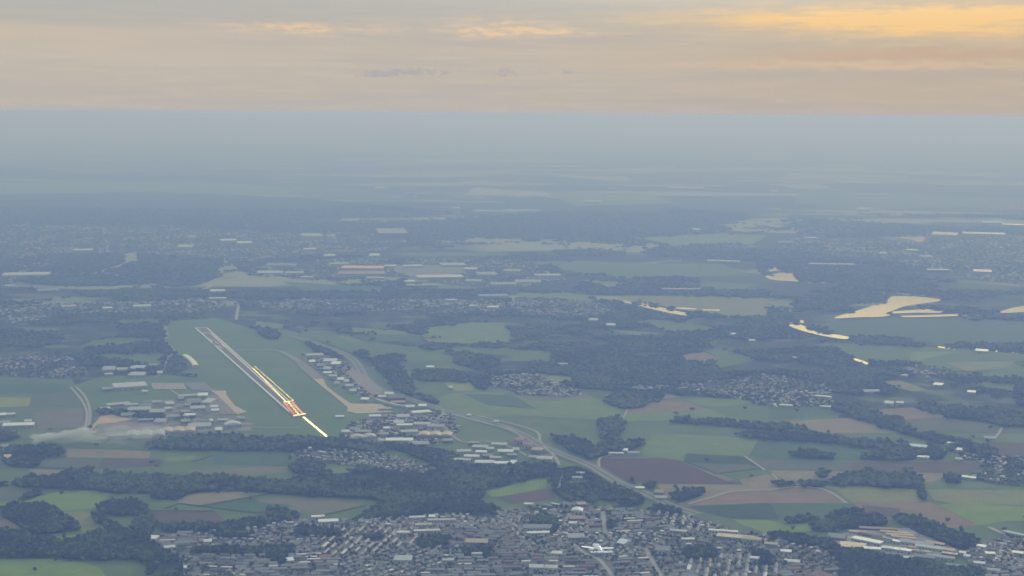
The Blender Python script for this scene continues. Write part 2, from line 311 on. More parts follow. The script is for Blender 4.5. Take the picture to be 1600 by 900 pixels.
FIELDS = '''t 104,701 237,705 232,716 104,714
gg 64,716 104,714 160,716 148,733 60,731
br 160,716 255,717 255,726 215,731 150,733
lg 260,714 308,712 295,722 258,721
tg 335,710 455,706 455,729 333,726
g 190,737 333,712 333,727 456,729 470,745 455,756 400,753 345,746 270,747 200,742
gt 297,735 355,734 400,729 445,729 456,738 400,742 355,745 295,742
g 0,733 60,731 100,735 80,742 40,750 -80,752 -80,735
t 46,734 105,735 78,743 46,742
bg -60,796 28,781 105,766 155,767 172,772 155,794 95,798 75,791 15,791
gg -60,763 75,765 70,775 32,778 0,783 -60,787
g 172,772 250,772 258,795 225,796 160,793
ol 90,800 150,799 148,808 172,835 140,839 108,815
g 162,808 218,806 208,825 208,838 190,830
rt -30,795 0,805 35,825 0,828 -30,828
br 230,798 335,799 357,815 345,823 250,825 232,810
g 342,802 400,803 421,810 420,820 400,817 355,818
t 282,771 370,769 425,771 380,779 312,791 278,787
tg 315,791 400,778 445,783 470,792 440,797 400,802
gt 400,780 460,776 522,780 540,785 572,790 507,805 452,799 440,797 457,790 405,785
g 537,779 595,782 585,792 572,789
g 510,805 585,793 570,805 560,811 535,810
bg 55,840 120,836 120,845 100,849 62,848
bg -60,845 25,846 22,853 -60,853
bg -80,875 100,873 140,882 175,895 180,925 -90,925
g 150,880 165,888 225,873 240,892 250,925 185,925
lg 505,731 560,729 563,736 535,741 508,743
g 602,705 640,708 650,715 605,720
bg 757,768 800,757 868,742 862,760 800,773 770,777
br 775,778 862,763 868,780 800,788
g 745,786 760,779 783,791 768,796
g 842,676 950,676 1007,685 997,694 940,696 925,694 862,685
lg 1003,712 1010,690 1025,678 1100,680 1185,686 1170,712 1072,708 1062,718
tg 1185,686 1260,690 1412,707 1415,713 1350,720 1200,718 1170,712
db 940,716 1040,717 1062,720 1135,752 1182,757 1050,756 995,754 960,746 937,728
dg 1072,709 1165,714 1190,731 1120,740 1068,721
gg 1082,724 1170,726 1189,732 1121,739
rt 1062,720 1080,725 1150,750 1135,752
g 1122,741 1192,735 1205,740 1155,750
t 1025,757 1200,758 1262,757 1200,766 1145,767 1075,785 1062,790 1040,775
t 1155,750 1200,741 1228,757 1200,761 1160,757
rt 1070,790 1110,778 1147,768 1200,766 1250,761 1295,768 1320,787 1200,786 1075,791
dg 1075,791 1200,786 1215,797 1218,812 1145,811 1095,800
tg 1203,786 1332,787 1350,805 1310,805 1275,815 1218,812
bg 1145,812 1200,813 1230,820 1275,818 1267,830 1200,836 1175,830
br 1335,722 1535,722 1532,733 1500,740 1330,736
gg 1190,718 1335,722 1330,736 1200,733 1190,731
t 1205,735 1500,740 1450,755 1440,750 1325,742 1287,750 1228,752 1207,741
ol 1287,761 1355,759 1432,765 1440,783 1412,790 1332,785 1307,767
rt 1335,787 1455,785 1527,822 1475,827 1425,810 1375,812 1355,802
br 1345,789 1408,795 1400,811 1360,803
bg 1465,790 1487,786 1620,792 1680,815 1570,815 1527,822 1510,812
ol 1447,765 1690,767 1690,792 1487,787 1460,782
g 1445,757 1500,760 1690,762 1690,768 1447,765
g 1475,828 1545,825 1550,838 1570,850 1532,850
g 1262,676 1417,676 1432,685 1362,690 1270,685
gt 1432,690 1520,697 1515,700 1440,694
br 1540,690 1680,695 1680,722 1560,712
g 32,512 98,512 82,520 40,521
g 125,542 145,532 200,527 240,531 238,536 190,540 150,543
g 175,500 240,497 265,500 250,506 190,509
g 68,540 108,540 105,544 70,544
g 155,555 255,552 257,560 250,572 205,567 160,562
g -60,588 90,590 100,600 -60,600
tg -60,600 100,601 110,612 -60,620
yg -60,620 48,622 45,635 -60,640
gg 50,620 115,612 122,635 45,636
gt 50,645 128,638 132,668 60,670
lg 400,502 440,506 445,512 400,515
g 465,516 505,516 540,522 570,535 650,542 720,560 690,570 575,562 545,550 505,535 470,527
tg 545,522 657,525 660,534 570,534
lg 522,525 545,526 570,534 550,535
lg 550,512 625,517 657,525 550,521
lg 665,512 737,504 785,505 800,520 800,535 727,537 725,530 660,527
ol 660,528 725,530 727,537 670,534
g 572,560 727,542 865,550 860,562 750,552 672,552
tg 592,572 672,565 680,578 650,580 602,582
lg 600,582 645,582 642,596 600,597
yg 690,597 752,596 755,610 712,612 700,605
g 607,600 690,597 712,612 665,620 625,612
lg 675,630 700,615 755,612 800,618 925,622 945,627 975,640 955,657 800,650 740,655 700,645
tg 725,616 800,617 840,640 762,634
gt 815,622 915,616 930,622 832,628
g 942,620 1012,616 1060,620 1065,622 1005,628 950,625
t 1012,616 1045,614 1062,620 1040,624
rt 1012,630 1052,626 1082,631 1102,639 980,647 985,641
lg 1070,625 1170,622 1172,631 1120,637 1095,635
lg 972,647 1105,639 1200,636 1200,662 1052,657 970,660
g 1105,639 1305,635 1320,645 1300,655 1200,662 1150,655
g 830,660 935,662 940,672 850,674
g 800,552 867,552 860,565 800,565
ol 835,583 897,590 895,600 850,603 837,590
rt 1057,557 1100,550 1125,560 1107,570 1075,565
g 1100,547 1125,545 1182,562 1125,575 1112,575 1125,560
g 990,502 1025,499 1115,512 1105,520 1047,519
lg 950,515 1025,520 1050,525 990,524
ol 962,462 1200,465 1200,495 1150,497 1080,487 990,470
lg 800,457 917,461 940,472 900,475 850,467 800,462
g 1200,465 1245,467 1240,482 1200,482
tg 1257,507 1375,497 1550,500 1700,507 1700,537 1487,540 1390,527 1320,525
g 1285,535 1390,540 1512,545 1640,555 1582,567 1640,590 1540,580 1480,580 1440,570 1340,565 1320,552
bg 1425,550 1495,550 1450,560 1422,567
ol 1475,567 1585,565 1575,575 1512,580
g 1515,585 1590,577 1680,585 1680,595 1550,592
g 1512,597 1592,600 1582,615 1525,607
ol 1367,597 1407,595 1450,610 1465,612 1425,612
tg 1200,637 1305,637 1310,648 1200,657
rt 1350,642 1425,637 1475,650 1467,657 1412,657
t 1180,661 1340,653 1375,665 1415,677 1262,678 1235,668
gg 1420,655 1475,652 1560,665 1680,675 1430,677 1412,662
g 800,408 912,408 1025,412 1125,412 1175,430 975,435 900,425
lg 982,372 1125,365 1200,368 1175,382 1050,385
ol 910,437 982,442 950,452
gt 272,326 300,325 310,334 280,334
g 600,396 700,394 800,396 790,400 640,401
tg 440,440 520,445 600,448 590,458 480,456
g 1100,440 1190,445 1160,452 1090,450
lg 850,300 1010,303 1060,318 900,322
g 1250,300 1600,310 1600,322 1350,326 1240,318
lg -60,286 200,283 330,285 440,291 530,303 430,306 330,301 225,300 110,299 -60,301
gt 60,262 200,262 260,268 120,271
g 430,290 560,295 640,312 480,308
ol 1200,470 1243,471 1240,484 1204,482'''
for ln in FIELDS.split('\n'):
    k, *pp = ln.split(); poly = [tuple(float(x) for x in p.split(',')) for p in pp]
    sheet('field', poly, MATS['crop_'+k], val=1)

# darker wooded ground beyond the range of single trees
FARW = '''-60,304 110,302 225,302 330,303 420,307 520,313 620,322 700,330 640,342 520,338 460,347 300,340 200,350 60,342 -60,350
-60,335 120,342 330,338 420,352 700,345 960,322 1150,330 1180,345 980,365 700,360 420,365 200,352 -60,350
480,322 700,318 760,330 640,340 500,335
600,345 780,352 920,345 900,362 700,368
1020,320 1180,325 1190,335 1060,338
1180,385 1330,400 1420,415 1460,440 1390,455 1260,440 1180,430
1300,345 1470,355 1480,362 1320,362
0,400 130,395 250,410 290,440 130,450 0,440
220,410 330,415 350,430 300,450 230,445
1000,388 1160,390 1170,400 1010,402
860,390 980,392 960,400 870,400
-60,258 300,268 380,280 200,280 -60,272'''
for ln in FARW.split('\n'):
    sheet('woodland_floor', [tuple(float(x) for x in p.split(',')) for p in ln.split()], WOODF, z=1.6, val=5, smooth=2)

WOODS = '''-60,755 15,757 12,762 -60,761
25,757 45,749 85,746 120,735 140,735 142,742 160,747 180,740 195,744 262,747 292,750 310,742 322,750 342,745 350,750 400,752 400,769 370,767 295,770 282,782 240,780 250,772 175,772 160,767 125,765 100,766 80,765 25,761
400,752 437,757 472,752 500,742 540,740 575,732 600,740 650,745 675,725 732,732 800,731 870,728 868,742 800,757 790,760 757,762 757,778 745,787 775,797 800,802 800,812 732,815 692,805 645,807 615,815 562,815 560,810 595,793 595,782 535,778 475,775 425,772 400,768
455,725 497,720 504,732 502,743 458,741
230,697 275,690 300,685 360,682 400,690 470,685 520,688 600,700 602,712 560,703 455,706 400,706 330,705 237,703
575,697 650,700 707,710 720,722 735,732 675,725 650,715 610,700
2,705 15,700 100,702 102,710 65,717 60,732 8,731
32,782 57,769 72,771 35,785
150,797 175,785 212,784 232,800 245,825 232,840 210,838 208,820 217,806 162,805
140,809 155,810 207,837 200,842 172,832
5,793 15,791 78,791 100,812 122,822 125,830 50,838 45,832 0,805
-60,830 45,834 55,848 100,850 122,846 140,838 172,835 212,840 245,850 250,865 272,865 287,890 290,925 250,925 225,875 190,876 142,877 60,872 -60,875 -60,853 25,853 28,846 -60,843
245,826 312,822 345,823 400,815 425,820 430,830 400,830 260,835
420,797 450,803 470,815 430,825 420,815
862,745 880,733 915,737 950,757 1000,775 1010,790 960,792 920,788 880,782 865,770
862,685 882,686 927,695 940,697 997,695 1007,686 1005,697 975,705 935,715 920,720 907,715 870,692
965,747 992,752 995,759 975,758
1007,755 1022,757 1025,770 1012,767
1045,778 1067,767 1097,768 1098,776 1050,790
1005,797 1067,797 1070,807 1005,807
1072,800 1120,815 1147,825 1142,830 1100,818
1230,713 1242,708 1272,710 1315,717 1275,718
1347,712 1375,708 1430,712 1427,721 1350,720
1048,656 1100,658 1150,662 1200,664 1240,668 1262,673 1262,682 1220,678 1180,671 1100,664 1050,661
1150,679 1200,680 1260,678 1300,684 1345,690 1390,692 1425,697 1475,702 1475,722 1425,712 1340,697 1260,690 1200,687 1150,683
1305,632 1345,638 1370,648 1412,658 1420,677 1480,685 1540,700 1560,712 1548,715 1500,700 1430,685 1380,668 1330,652 1307,645
1278,738 1290,738 1291,747 1279,748
1300,750 1325,740 1350,742 1360,740 1387,742 1440,750 1445,760 1435,765 1360,761 1340,758 1300,759
1215,757 1290,756 1290,761 1215,762
1435,763 1450,782 1442,783 1431,768
1477,745 1497,744 1505,757 1480,755
1267,825 1282,815 1310,805 1340,800 1355,807 1382,811 1385,822 1320,827 1300,832 1270,832
1395,815 1425,810 1475,830 1500,837 1527,847 1532,860 1492,857 1450,847 1425,837 1425,825
1230,814 1272,810 1272,816 1230,820
1200,838 1232,838 1300,850 1310,860 1350,865 1375,870 1412,877 1450,885 1500,895 1532,890 1545,925 1290,925 1285,880 1240,860 1200,850
580,560 610,558 640,595 650,625 625,615 600,590
558,550 575,552 572,560 560,560
590,557 632,555 632,566 592,567
645,584 690,580 752,588 800,583 800,596 745,597 650,596
625,620 670,622 690,632 670,636 640,630
730,590 760,585 768,600 755,612 735,600
1003,616 1040,620 1030,626 975,634 960,628 945,622
940,627 1005,628 1010,636 985,640 965,638
935,660 975,655 970,690 940,690 940,672
266,560 275,555 292,572 293,580 262,583
400,512 432,516 440,530 420,531 405,524
-20,678 30,678 20,690 -20,692
1480,700 1560,712 1560,722 1545,724 1490,708
150,643 230,646 300,654 300,660 220,655 150,650
'''
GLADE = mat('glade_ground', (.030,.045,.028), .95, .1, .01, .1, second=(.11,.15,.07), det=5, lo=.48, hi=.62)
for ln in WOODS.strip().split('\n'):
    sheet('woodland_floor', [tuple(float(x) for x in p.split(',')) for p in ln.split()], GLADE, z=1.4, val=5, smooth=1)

for ln in ('g 886,752 925,751 930,758 886,760', 'lg 888,767 906,765 912,772 888,773', 'g 930,782 960,784 990,788 960,791 925,790'):
    k, *pp = ln.split(); sheet('field', [tuple(float(x) for x in p.split(',')) for p in pp], MATS['crop_'+k], z=1.5, val=1)
# ------------------------------------------------------------------ built-up areas
SETTLE = {
 'main town':      [(235,838),(300,832),(400,828),(450,812),(560,815),(700,805),(790,800),(880,785),(925,790),(1010,800),(1060,805),(1130,822),(1200,840),(1240,850),(1290,860),(1310,880),(1320,935),(262,935),(290,880),(240,860)],
 'village below the runway end': [(455,703),(500,698),(540,705),(600,712),(640,722),(700,737),(655,744),(600,735),(520,725),(470,722)],
 'hamlet beyond the motorway': [(757,590),(830,583),(870,600),(912,612),(905,620),(815,620),(790,607),(765,605)],
 'row of villas at the wood edge': [(965,605),(1045,603),(1050,612),(970,614)],
 'village behind the wood': [(1055,600),(1120,597),(1190,583),(1260,594),(1300,606),(1305,637),(1210,637),(1180,632),(1140,620),(1060,615)],
 'village past the long field': [(1500,708),(1560,716),(1690,712),(1690,762),(1560,760),(1510,745),(1540,735),(1536,722),(1500,718)],
 'estate beyond the timber yard': [(1535,852),(1600,830),(1690,830),(1690,935),(1545,925),(1530,892),(1500,868)],
 'suburb behind the left hangars': [(-60,555),(30,562),(90,545),(135,572),(140,592),(60,592),(-60,585)],
 'far suburb on the left': [(-60,482),(130,473),(250,472),(352,466),(352,488),(240,490),(100,492),(60,505),(-60,508)],
 'far suburb in the middle': [(400,466),(560,470),(800,468),(800,487),(690,493),(560,488),(400,486)],
 'far village by the canal': [(800,468),(865,464),(985,484),(935,499),(870,497),(800,490)],
 'village by the pasture': [(1395,574),(1470,572),(1502,586),(1440,592)],
 'far city': [(-60,352),(250,350),(420,362),(560,364),(640,375),(620,395),(460,402),(380,412),(270,400),(180,395),(90,405),(40,440),(-60,470)],
 'far works': [(420,405),(830,405),(850,425),(900,440),(800,450),(700,446),(640,430),(430,440)],
 'far town on the right': [(1210,372),(1340,374),(1500,362),(1660,370),(1660,440),(1560,445),(1440,415),(1300,402),(1220,388)],
 'airport business quarter': [(466,552),(520,556),(560,575),(600,612),(604,624),(560,622),(520,596),(486,570)],
 'business quarter right of the apron': [(560,652),(700,640),(720,668),(700,700),(560,690),(520,690)],
}
TOWN2 = mat('village_ground', (.045,.065,.045), .9, .1, .03, .2, second=(.15,.16,.14), det=6, lo=.45, hi=.66)
GRAV2 = mat('works_ground', (.12,.13,.10), .9, .3, .02, .2, second=(.33,.30,.29), det=5, lo=.42, hi=.58)
for k, p in SETTLE.items():
    sheet('town_ground', p, GRAV2 if 'quarter' in k else TOWN if k.startswith(('main', 'estate')) else TOWN2, z=1.0+.01*list(SETTLE).index(k), val=2, smooth=1)
# pockets of trees inside the town
for p in ['260,858 330,856 400,862 470,852 500,860 470,872 400,874 330,868 270,868', '300,836 380,832 420,838 360,846', '640,845 680,838 720,842 700,860 640,862',
          '1050,862 1100,855 1140,862 1120,880 1060,878', '810,810 870,800 885,830 860,850 840,830', '440,820 520,825 560,838 500,845 450,838', '395,870 440,865 470,880 440,890', '1160,862 1200,866 1230,885 1190,890',
          '700,860 770,855 790,870 730,878','560,835 610,838 600,848 560,846','930,818 960,812 970,826 940,832']:
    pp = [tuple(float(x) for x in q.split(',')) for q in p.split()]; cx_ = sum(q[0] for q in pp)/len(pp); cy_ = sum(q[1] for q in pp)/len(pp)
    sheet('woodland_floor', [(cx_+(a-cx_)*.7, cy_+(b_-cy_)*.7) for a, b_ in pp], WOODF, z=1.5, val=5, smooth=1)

# ------------------------------------------------------------------ water
WATERS = '''1384,464 1420,462.5 1470,467.5 1471,471 1437,475 1412,479 1397,485 1380,491 1395,492.5 1375,496 1340,496 1296,499 1320,491 1340,486 1360,479 1390,471
1395,487 1430,484.5 1472,486.5 1502,487 1490,489.3 1430,489 1393,490.5
1430,481 1450,481.5 1472,484 1472,485.6 1430,485
1407,494 1470,492 1535,490 1534,493 1475,495 1440,496 1410,496
1352,455 1400,457 1475,462.5 1474,464.2 1400,459.5 1352,457
1227,507 1238,504 1250,507 1257,510 1282,520 1328,526 1327,531 1305,529 1270,522 1245,515
1249,501 1255,501 1256,505 1250,505
1190,428 1200,430 1228,425 1239,425 1245,436 1255,441 1222,439 1200,437
1192,423 1210,417 1228,422 1206,424.5
1370,368 1407,370 1445,369 1446,375 1436,380 1425,374 1375,370
1558,488 1590,479 1640,476 1640,485 1570,490
972,470.5 978,471 988,473.5 987,475.5 975,473
992,474 1005,475 1035,481 1060,487 1077,490 1076,494 1058,492 1020,484 993,477
1052,481 1070,481 1089,482.6 1088,484 1060,483.4
1097,483.8 1125,484 1124,486 1098,485.6
1194,484 1240,485.5 1240,487 1195,485.8
1465,541.5 1492,544 1491,547 1466,544
1545,547 1575,549 1640,554 1640,557 1575,552 1546,549
1332,560 1343,562 1365,571 1362,573 1345,567 1333,563
890,379 905,376.3 975,381 973,383 905,382
1264,441.5 1272,442 1270,444 1264,443.5
1281,440 1292,440 1291,443 1282,443
1302,442 1309,442 1309,445 1303,445
1449,362 1454,363 1447,369 1445,368'''
for ln in WATERS.split('\n'):
    p = [tuple(float(x) for x in q.split(',')) for q in ln.split()]
    thin = max(q[1] for q in p)-min(q[1] for q in p) < 9
    o_ = sheet('lake_water', p, WATER, z=2.2, val=4, smooth=0 if thin else 2)
    for dv in (1, 2, 3, 4): fill([(q[0], q[1]+dv) for q in p], 4)

# ------------------------------------------------------------------ roads and airfield surfaces
mw = [(458,526),(482,533),(512,543),(545,557),(560,572),(572,592),(598,612),(640,624),(690,640),(745,655),(790,668),(822,682),(850,699),(885,713),(922,728),(962,752),(1012,773),(1050,791),(1090,804),(1130,817),(1180,834)]
ribbon('road_verge', mw, 62, mat('mown_verge', (.12,.155,.085), .95, .1), 1.75, wmask=84)
for off in (-12, 12):
    P = [Vector(G(*p)) for p in curve_pts(mw[:-2])]; pl = []
    for i, p in enumerate(P):
        t = (P[min(i+1, len(P)-1)]-P[max(i-1, 0)]).normalized(); q = p+Vector((-t.y, t.x))*off
        a, b_ = project(np.array([q.x]), np.array([q.y])); pl.append((a[0], b_[0]))
    ribbon('road', pl, 14, ROADM, 2.0, curve=False)
for p, wd in [([(110,605),(127,625),(136,647),(131,676)], 11), ([(118,604),(134,622),(141,648),(136,676)], 11),
              ([(257,509),(262,525),(258,533),(272,549),(262,562),(256,582)], 13), ([(256,582),(240,590),(212,594),(190,600)], 9),
              ([(670,632),(690,638),(692,647),(680,655),(665,652)], 10), ([(745,650),(790,660),(838,675),(845,692),(865,712),(874,727)], 11),
              ([(700,646),(760,662),(800,672),(822,690)], 11), ([(980,640),(976,650),(967,658)], 8), ([(881,738),(878,750),(870,768)], 10),
              ([(1163,713),(1195,735)], 10), ([(1075,788),(1110,778),(1147,768),(1200,766),(1250,761),(1292,767),(1323,787)], 11),
              ([(942,800),(944,820),(947,838)], 12), ([(895,850),(915,866),(937,876),(960,905)], 12), ([(1009,858),(1018,875),(1036,905)], 11),
              ([(205,400),(195,412),(165,422),(138,431)], 40), ([(150,424),(180,430),(213,438)], 40), ([(303,453),(325,450),(335,438),(362,430),(370,422),(350,407)], 26),
              ([(373,475),(371,487),(369,500)], 18), ([(258,600),(268,610),(280,618)], 9), ([(372,650),(382,662),(400,668),(470,668)], 9),
              ([(560,672),(585,655),(600,650)], 8), ([(1530,722),(1538,718),(1500,716)], 8), ([(1640,840),(1580,838),(1545,824)], 14), ([(1550,690),(1560,678),(1566,668)], 9),
              ([(1262,757),(1228,757),(1206,741)], 8), ([(936,730),(938,716),(960,712),(1000,711)], 9), ([(690,662),(720,690),(760,690),(800,700),(822,712)], 10)]:
    ribbon('road', p, wd, PALE, 1.9)
# field tracks and hedgerow lines
for p in [[(64,716),(104,714)], [(250,826),(232,798),(335,799)], [(1068,721),(1120,741),(1190,732)], [(258,795),(280,787),(312,791),(400,802),(440,797)], [(312,791),(380,779),(425,771)], [(572,790),(507,805)], [(60,731),(148,733)], [(300,722),(333,712)]]:
    ribbon('hedge_strip', p, 13, mat('rough_grass', (.035,.055,.030), .95), 1.2, val=None, curve=False)
GRAV2_ = mat('works_yard', (.12,.14,.09), .9, .3, .015, .2, second=(.30,.29,.28), det=5, lo=.45, hi=.60)
def pave(name, s, mt, z=2.1, val=3): return sheet(name, [tuple(float(x) for x in q.split(',')) for q in s.split()], mt, z=z, val=val)
pave('yard_ground', '150,638 200,629 290,622 330,650 395,656 395,684 150,688 146,664', GRAV2_, 1.95, None)
pave('apron_ground', '235,599 287,599 292,609 240,609', GRAV); pave('apron_ground', '288,599 318,597 338,613 300,610', mat('old_tarmac', (.22,.225,.23), .9))
pave('apron_ground', '322,619 339,616 371,647 331,649 318,640', APR); pave('taxiway_ground', '329,611 354,611 353,616 366,634 386,644 371,648.5 339,617', TANC, 2.15)
pave('apron_ground', '464,558 478,568 506,590 488,592 470,577 462,566', APR)
pave('taxiway_ground', '489,592 505,592 510,604 530,619 548,631 596,632 614,644 600,645 558,647 541,643 544,638 514,613 496,599', TANC, 2.15)
pave('yard_ground', '157,651 172,648 208,656 181,661 152,663 144,673 141,671', SAND); pave('yard_ground', '152,663 181,661 230,660 260,664 250,670 160,672', APR, 2.12)
pave('yard_ground', '550,575 575,590 598,612 586,620 560,604 540,585', mat('parking_ground', (.30,.26,.24), .9, .3, .08))
pave('yard_ground', '1310,836 1340,830 1420,826 1430,832 1480,852 1500,862 1490,876 1440,880 1400,868 1340,862 1300,848', GRAV, 2.12)
pave('yard_ground', '192,397 215,394 216,410 197,411', mat('spoil_ground', (.30,.31,.26), .9), 2.12)
pave('yard_ground', '615,415 720,414 730,428 640,432 615,425', mat('car_park_ground', (.22,.22,.22), .9, .5, .05), 2.12)
ribbon('taxiway', [(357,548),(385,547),(412,547),(436,549),(452,556),(464,564)], 24, mat('taxiway_surface', (.30,.31,.28), .9), 2.3)
ribbon('taxiway', [(386,588),(400,605),(412,606),(440,606)][:2], 10, ASPH, 2.25)
# runway: left edge 305,512 -> 449,642 ; right edge 323,511.5 -> 476,648
rl0, rr0, rl1, rr1 = G(305,512.5), G(324,512), G(459,652), G(477,649)
pave('runway', '303,512 325,511.5 479,650 459,654', RUNW, 2.4)
def rline(a, b_, wd): ribbon('runway_marking', [a, b_], wd, WLINE, 2.6, val=None, curve=False)
rline((305.5,513.0),(452,644), 9); rline((323.5,513),(475,648), 8); rline((330,522),(452,633), 8)
rline((305.5,513),(323.5,512.7), 14); rline((314.5,521),(333,521), 18); rline((441,634),(459,631), 14)
for k in range(6):
    a = .02+k*.018; 
for u, v, du, dv in [(322,527,5,4),(327,530,5,4),(332,537,5,4),(336,534,5,4),(341,541,5,4),(346,539,5,4)]:
    rline((u,v),(u+du,v+dv*.9), 7)
# ------------------------------------------------------------------ haze-independent buildings
ROOFC = {'W': (.78,.84,.93), 'w': (.60,.65,.73), 'l': (.44,.47,.52), 'g': (.29,.31,.35), 'd': (.12,.13,.14), 't': (.55,.46,.35), 'p': (.42,.31,.28), 'o': (.80,.48,.34), 'r': (.28,.13,.11), 'y': (.72,.58,.36), 'n': (.30,.36,.28)}
RNAME = {'W': 'bright white', 'w': 'whitish', 'l': 'light grey', 'g': 'mid grey', 'd': 'dark grey', 't': 'sandy', 'p': 'dull pink', 'o': 'orange-pink', 'r': 'dark red', 'y': 'cream yellow', 'n': 'greenish grey'}
RM_ = {k: mat('roof_'+k, c, .55, .06, .05, .4) for k, c in ROOFC.items()}
WALLM = [mat('wall_pale', (.42,.41,.39), .8, .1), mat('wall_brick', (.20,.12,.09), .9, .15), mat('wall_grey', (.22,.23,.25), .8, .1)]
DARKW = mat('window_band', (.05,.06,.07), .3, .2, .3, .5)
def ordinal(n):
    o = {1:'first',2:'second',3:'third',4:'fourth',5:'fifth',6:'sixth',7:'seventh',8:'eighth',9:'ninth',10:'tenth',11:'eleventh',12:'twelfth'}
    if n in o: return o[n]
    return '%d%s' % (n, 'th' if 10 < n % 100 < 14 else {1:'st',2:'nd',3:'rd'}.get(n % 10, 'th'))
def hall_parts(wm, lm, h, style, roofm, wallm):
    """walls with a band of openings, roof slab with parapet / low gable / vault / saw-tooth; size wm x lm x h"""
    a, b_ = wm/2, lm/2
    V = [(-a,-b_,-1),(a,-b_,-1),(a,b_,-1),(-a,b_,-1),(-a,-b_,h),(a,-b_,h),(a,b_,h),(-a,b_,h)]
    F_ = [(0,1,5,4),(1,2,6,5),(2,3,7,6),(3,0,4,7),(4,5,6,7)]; mi = [0]*5
    # dock doors and window band stand a little proud of the front and side walls
    n = max(2, int(wm/9)); s = wm/n
    for i in range(n):
        x0, x1 = -a+s*(i+.22), -a+s*(i+.78); k = len(V); z0, z1 = (.2, h*.55) if i % 3 else (h*.45, h*.72)
        V += [(x0,-b_-.12,z0),(x1,-b_-.12,z0),(x1,-b_-.12,z1),(x0,-b_-.12,z1)]; F_.append((k,k+1,k+2,k+3)); mi.append(1)
    wme = mesh('wall', V, F_, [wallm, DARKW], mi)
    o = .5; A, B2 = a+o, b_+o; V = []; F_ = []
    def box(x0,y0,z0,x1,y1,z1):
        k = len(V); V.extend([(x0,y0,z0),(x1,y0,z0),(x1,y1,z0),(x0,y1,z0),(x0,y0,z1),(x1,y0,z1),(x1,y1,z1),(x0,y1,z1)])
        F_.extend([(k,k+3,k+2,k+1),(k,k+1,k+5,k+4),(k+1,k+2,k+6,k+5),(k+2,k+3,k+7,k+6),(k+3,k,k+4,k+7),(k+4,k+5,k+6,k+7)])
    if style == 'flat':
        box(-A,-B2,h+.05,A,B2,h+.5)
        for _ in range(max(2, int(wm*lm/900))):
            x, y = random.uniform(-a*.8, a*.8), random.uniform(-b_*.7, b_*.7); q = random.uniform(1.2, 3); box(x-q,y-q*.7,h+.52,x+q,y+q*.7,h+1.6)
    else:
        seg = {'gable': 2, 'vault': 10, 'saw': 0}[style]
        nb = max(1, round(lm/30)) if style != 'vault' else max(1, round(wm/45))
        if style == 'saw':
            nb = max(2, round(lm/14)); st = 2*B2/nb
            for i in range(nb):
                y0 = -B2+i*st; k = len(V); V.extend([(-A,y0,h+.05),(A,y0,h+.05),(A,y0+st,h+.05),(-A,y0+st,h+.05),(-A,y0+st*.8,h+2.5),(A,y0+st*.8,h+2.5)])
                F_.extend([(k,k+1,k+5,k+4),(k+4,k+5,k+2,k+3),(k+1,k+2,k+5),(k,k+4,k+3),(k,k+3,k+2,k+1)])
        else:
            span = (2*A/nb) if style == 'vault' else (2*B2/nb)
            for i in range(nb):
                pr = []
                for j in range(seg+1):
                    t = j/seg; zz = h+.05+(math.sin(t*math.pi)*span*.14 if style == 'vault' else (1-abs(2*t-1))*span*.16); pr.append((t*span, zz))
                k = len(V)
                for (t, zz) in pr:
                    if style == 'vault': x = -A+i*span+t; V.extend([(x,-B2,zz),(x,B2,zz)])
                    else: y = -B2+i*span+t; V.extend([(A,y,zz),(-A,y,zz)])
                for j in range(seg): q = k+2*j; F_.append((q,q+2,q+3,q+1))
                F_.append(tuple(k+2*j for j in range(seg, -1, -1))); F_.append(tuple(k+2*j+1 for j in range(seg+1)))
    return wme, mesh('roof', V, F_, roofm)
HALLS = []
def hall(u, v, wp, hp, col, h=8, yaw=0, style=None): return (u, v, wp, hp, col, h, yaw, style)
def parse(s):
    out = []
    for t in s.split():
        a = t.split(','); out.append((float(a[0]), float(a[1]), float(a[2]), float(a[3]), a[4], float(a[5]) if len(a) > 5 else 8, float(a[6]) if len(a) > 6 else 0, a[7] if len(a) > 7 else None))
    return out
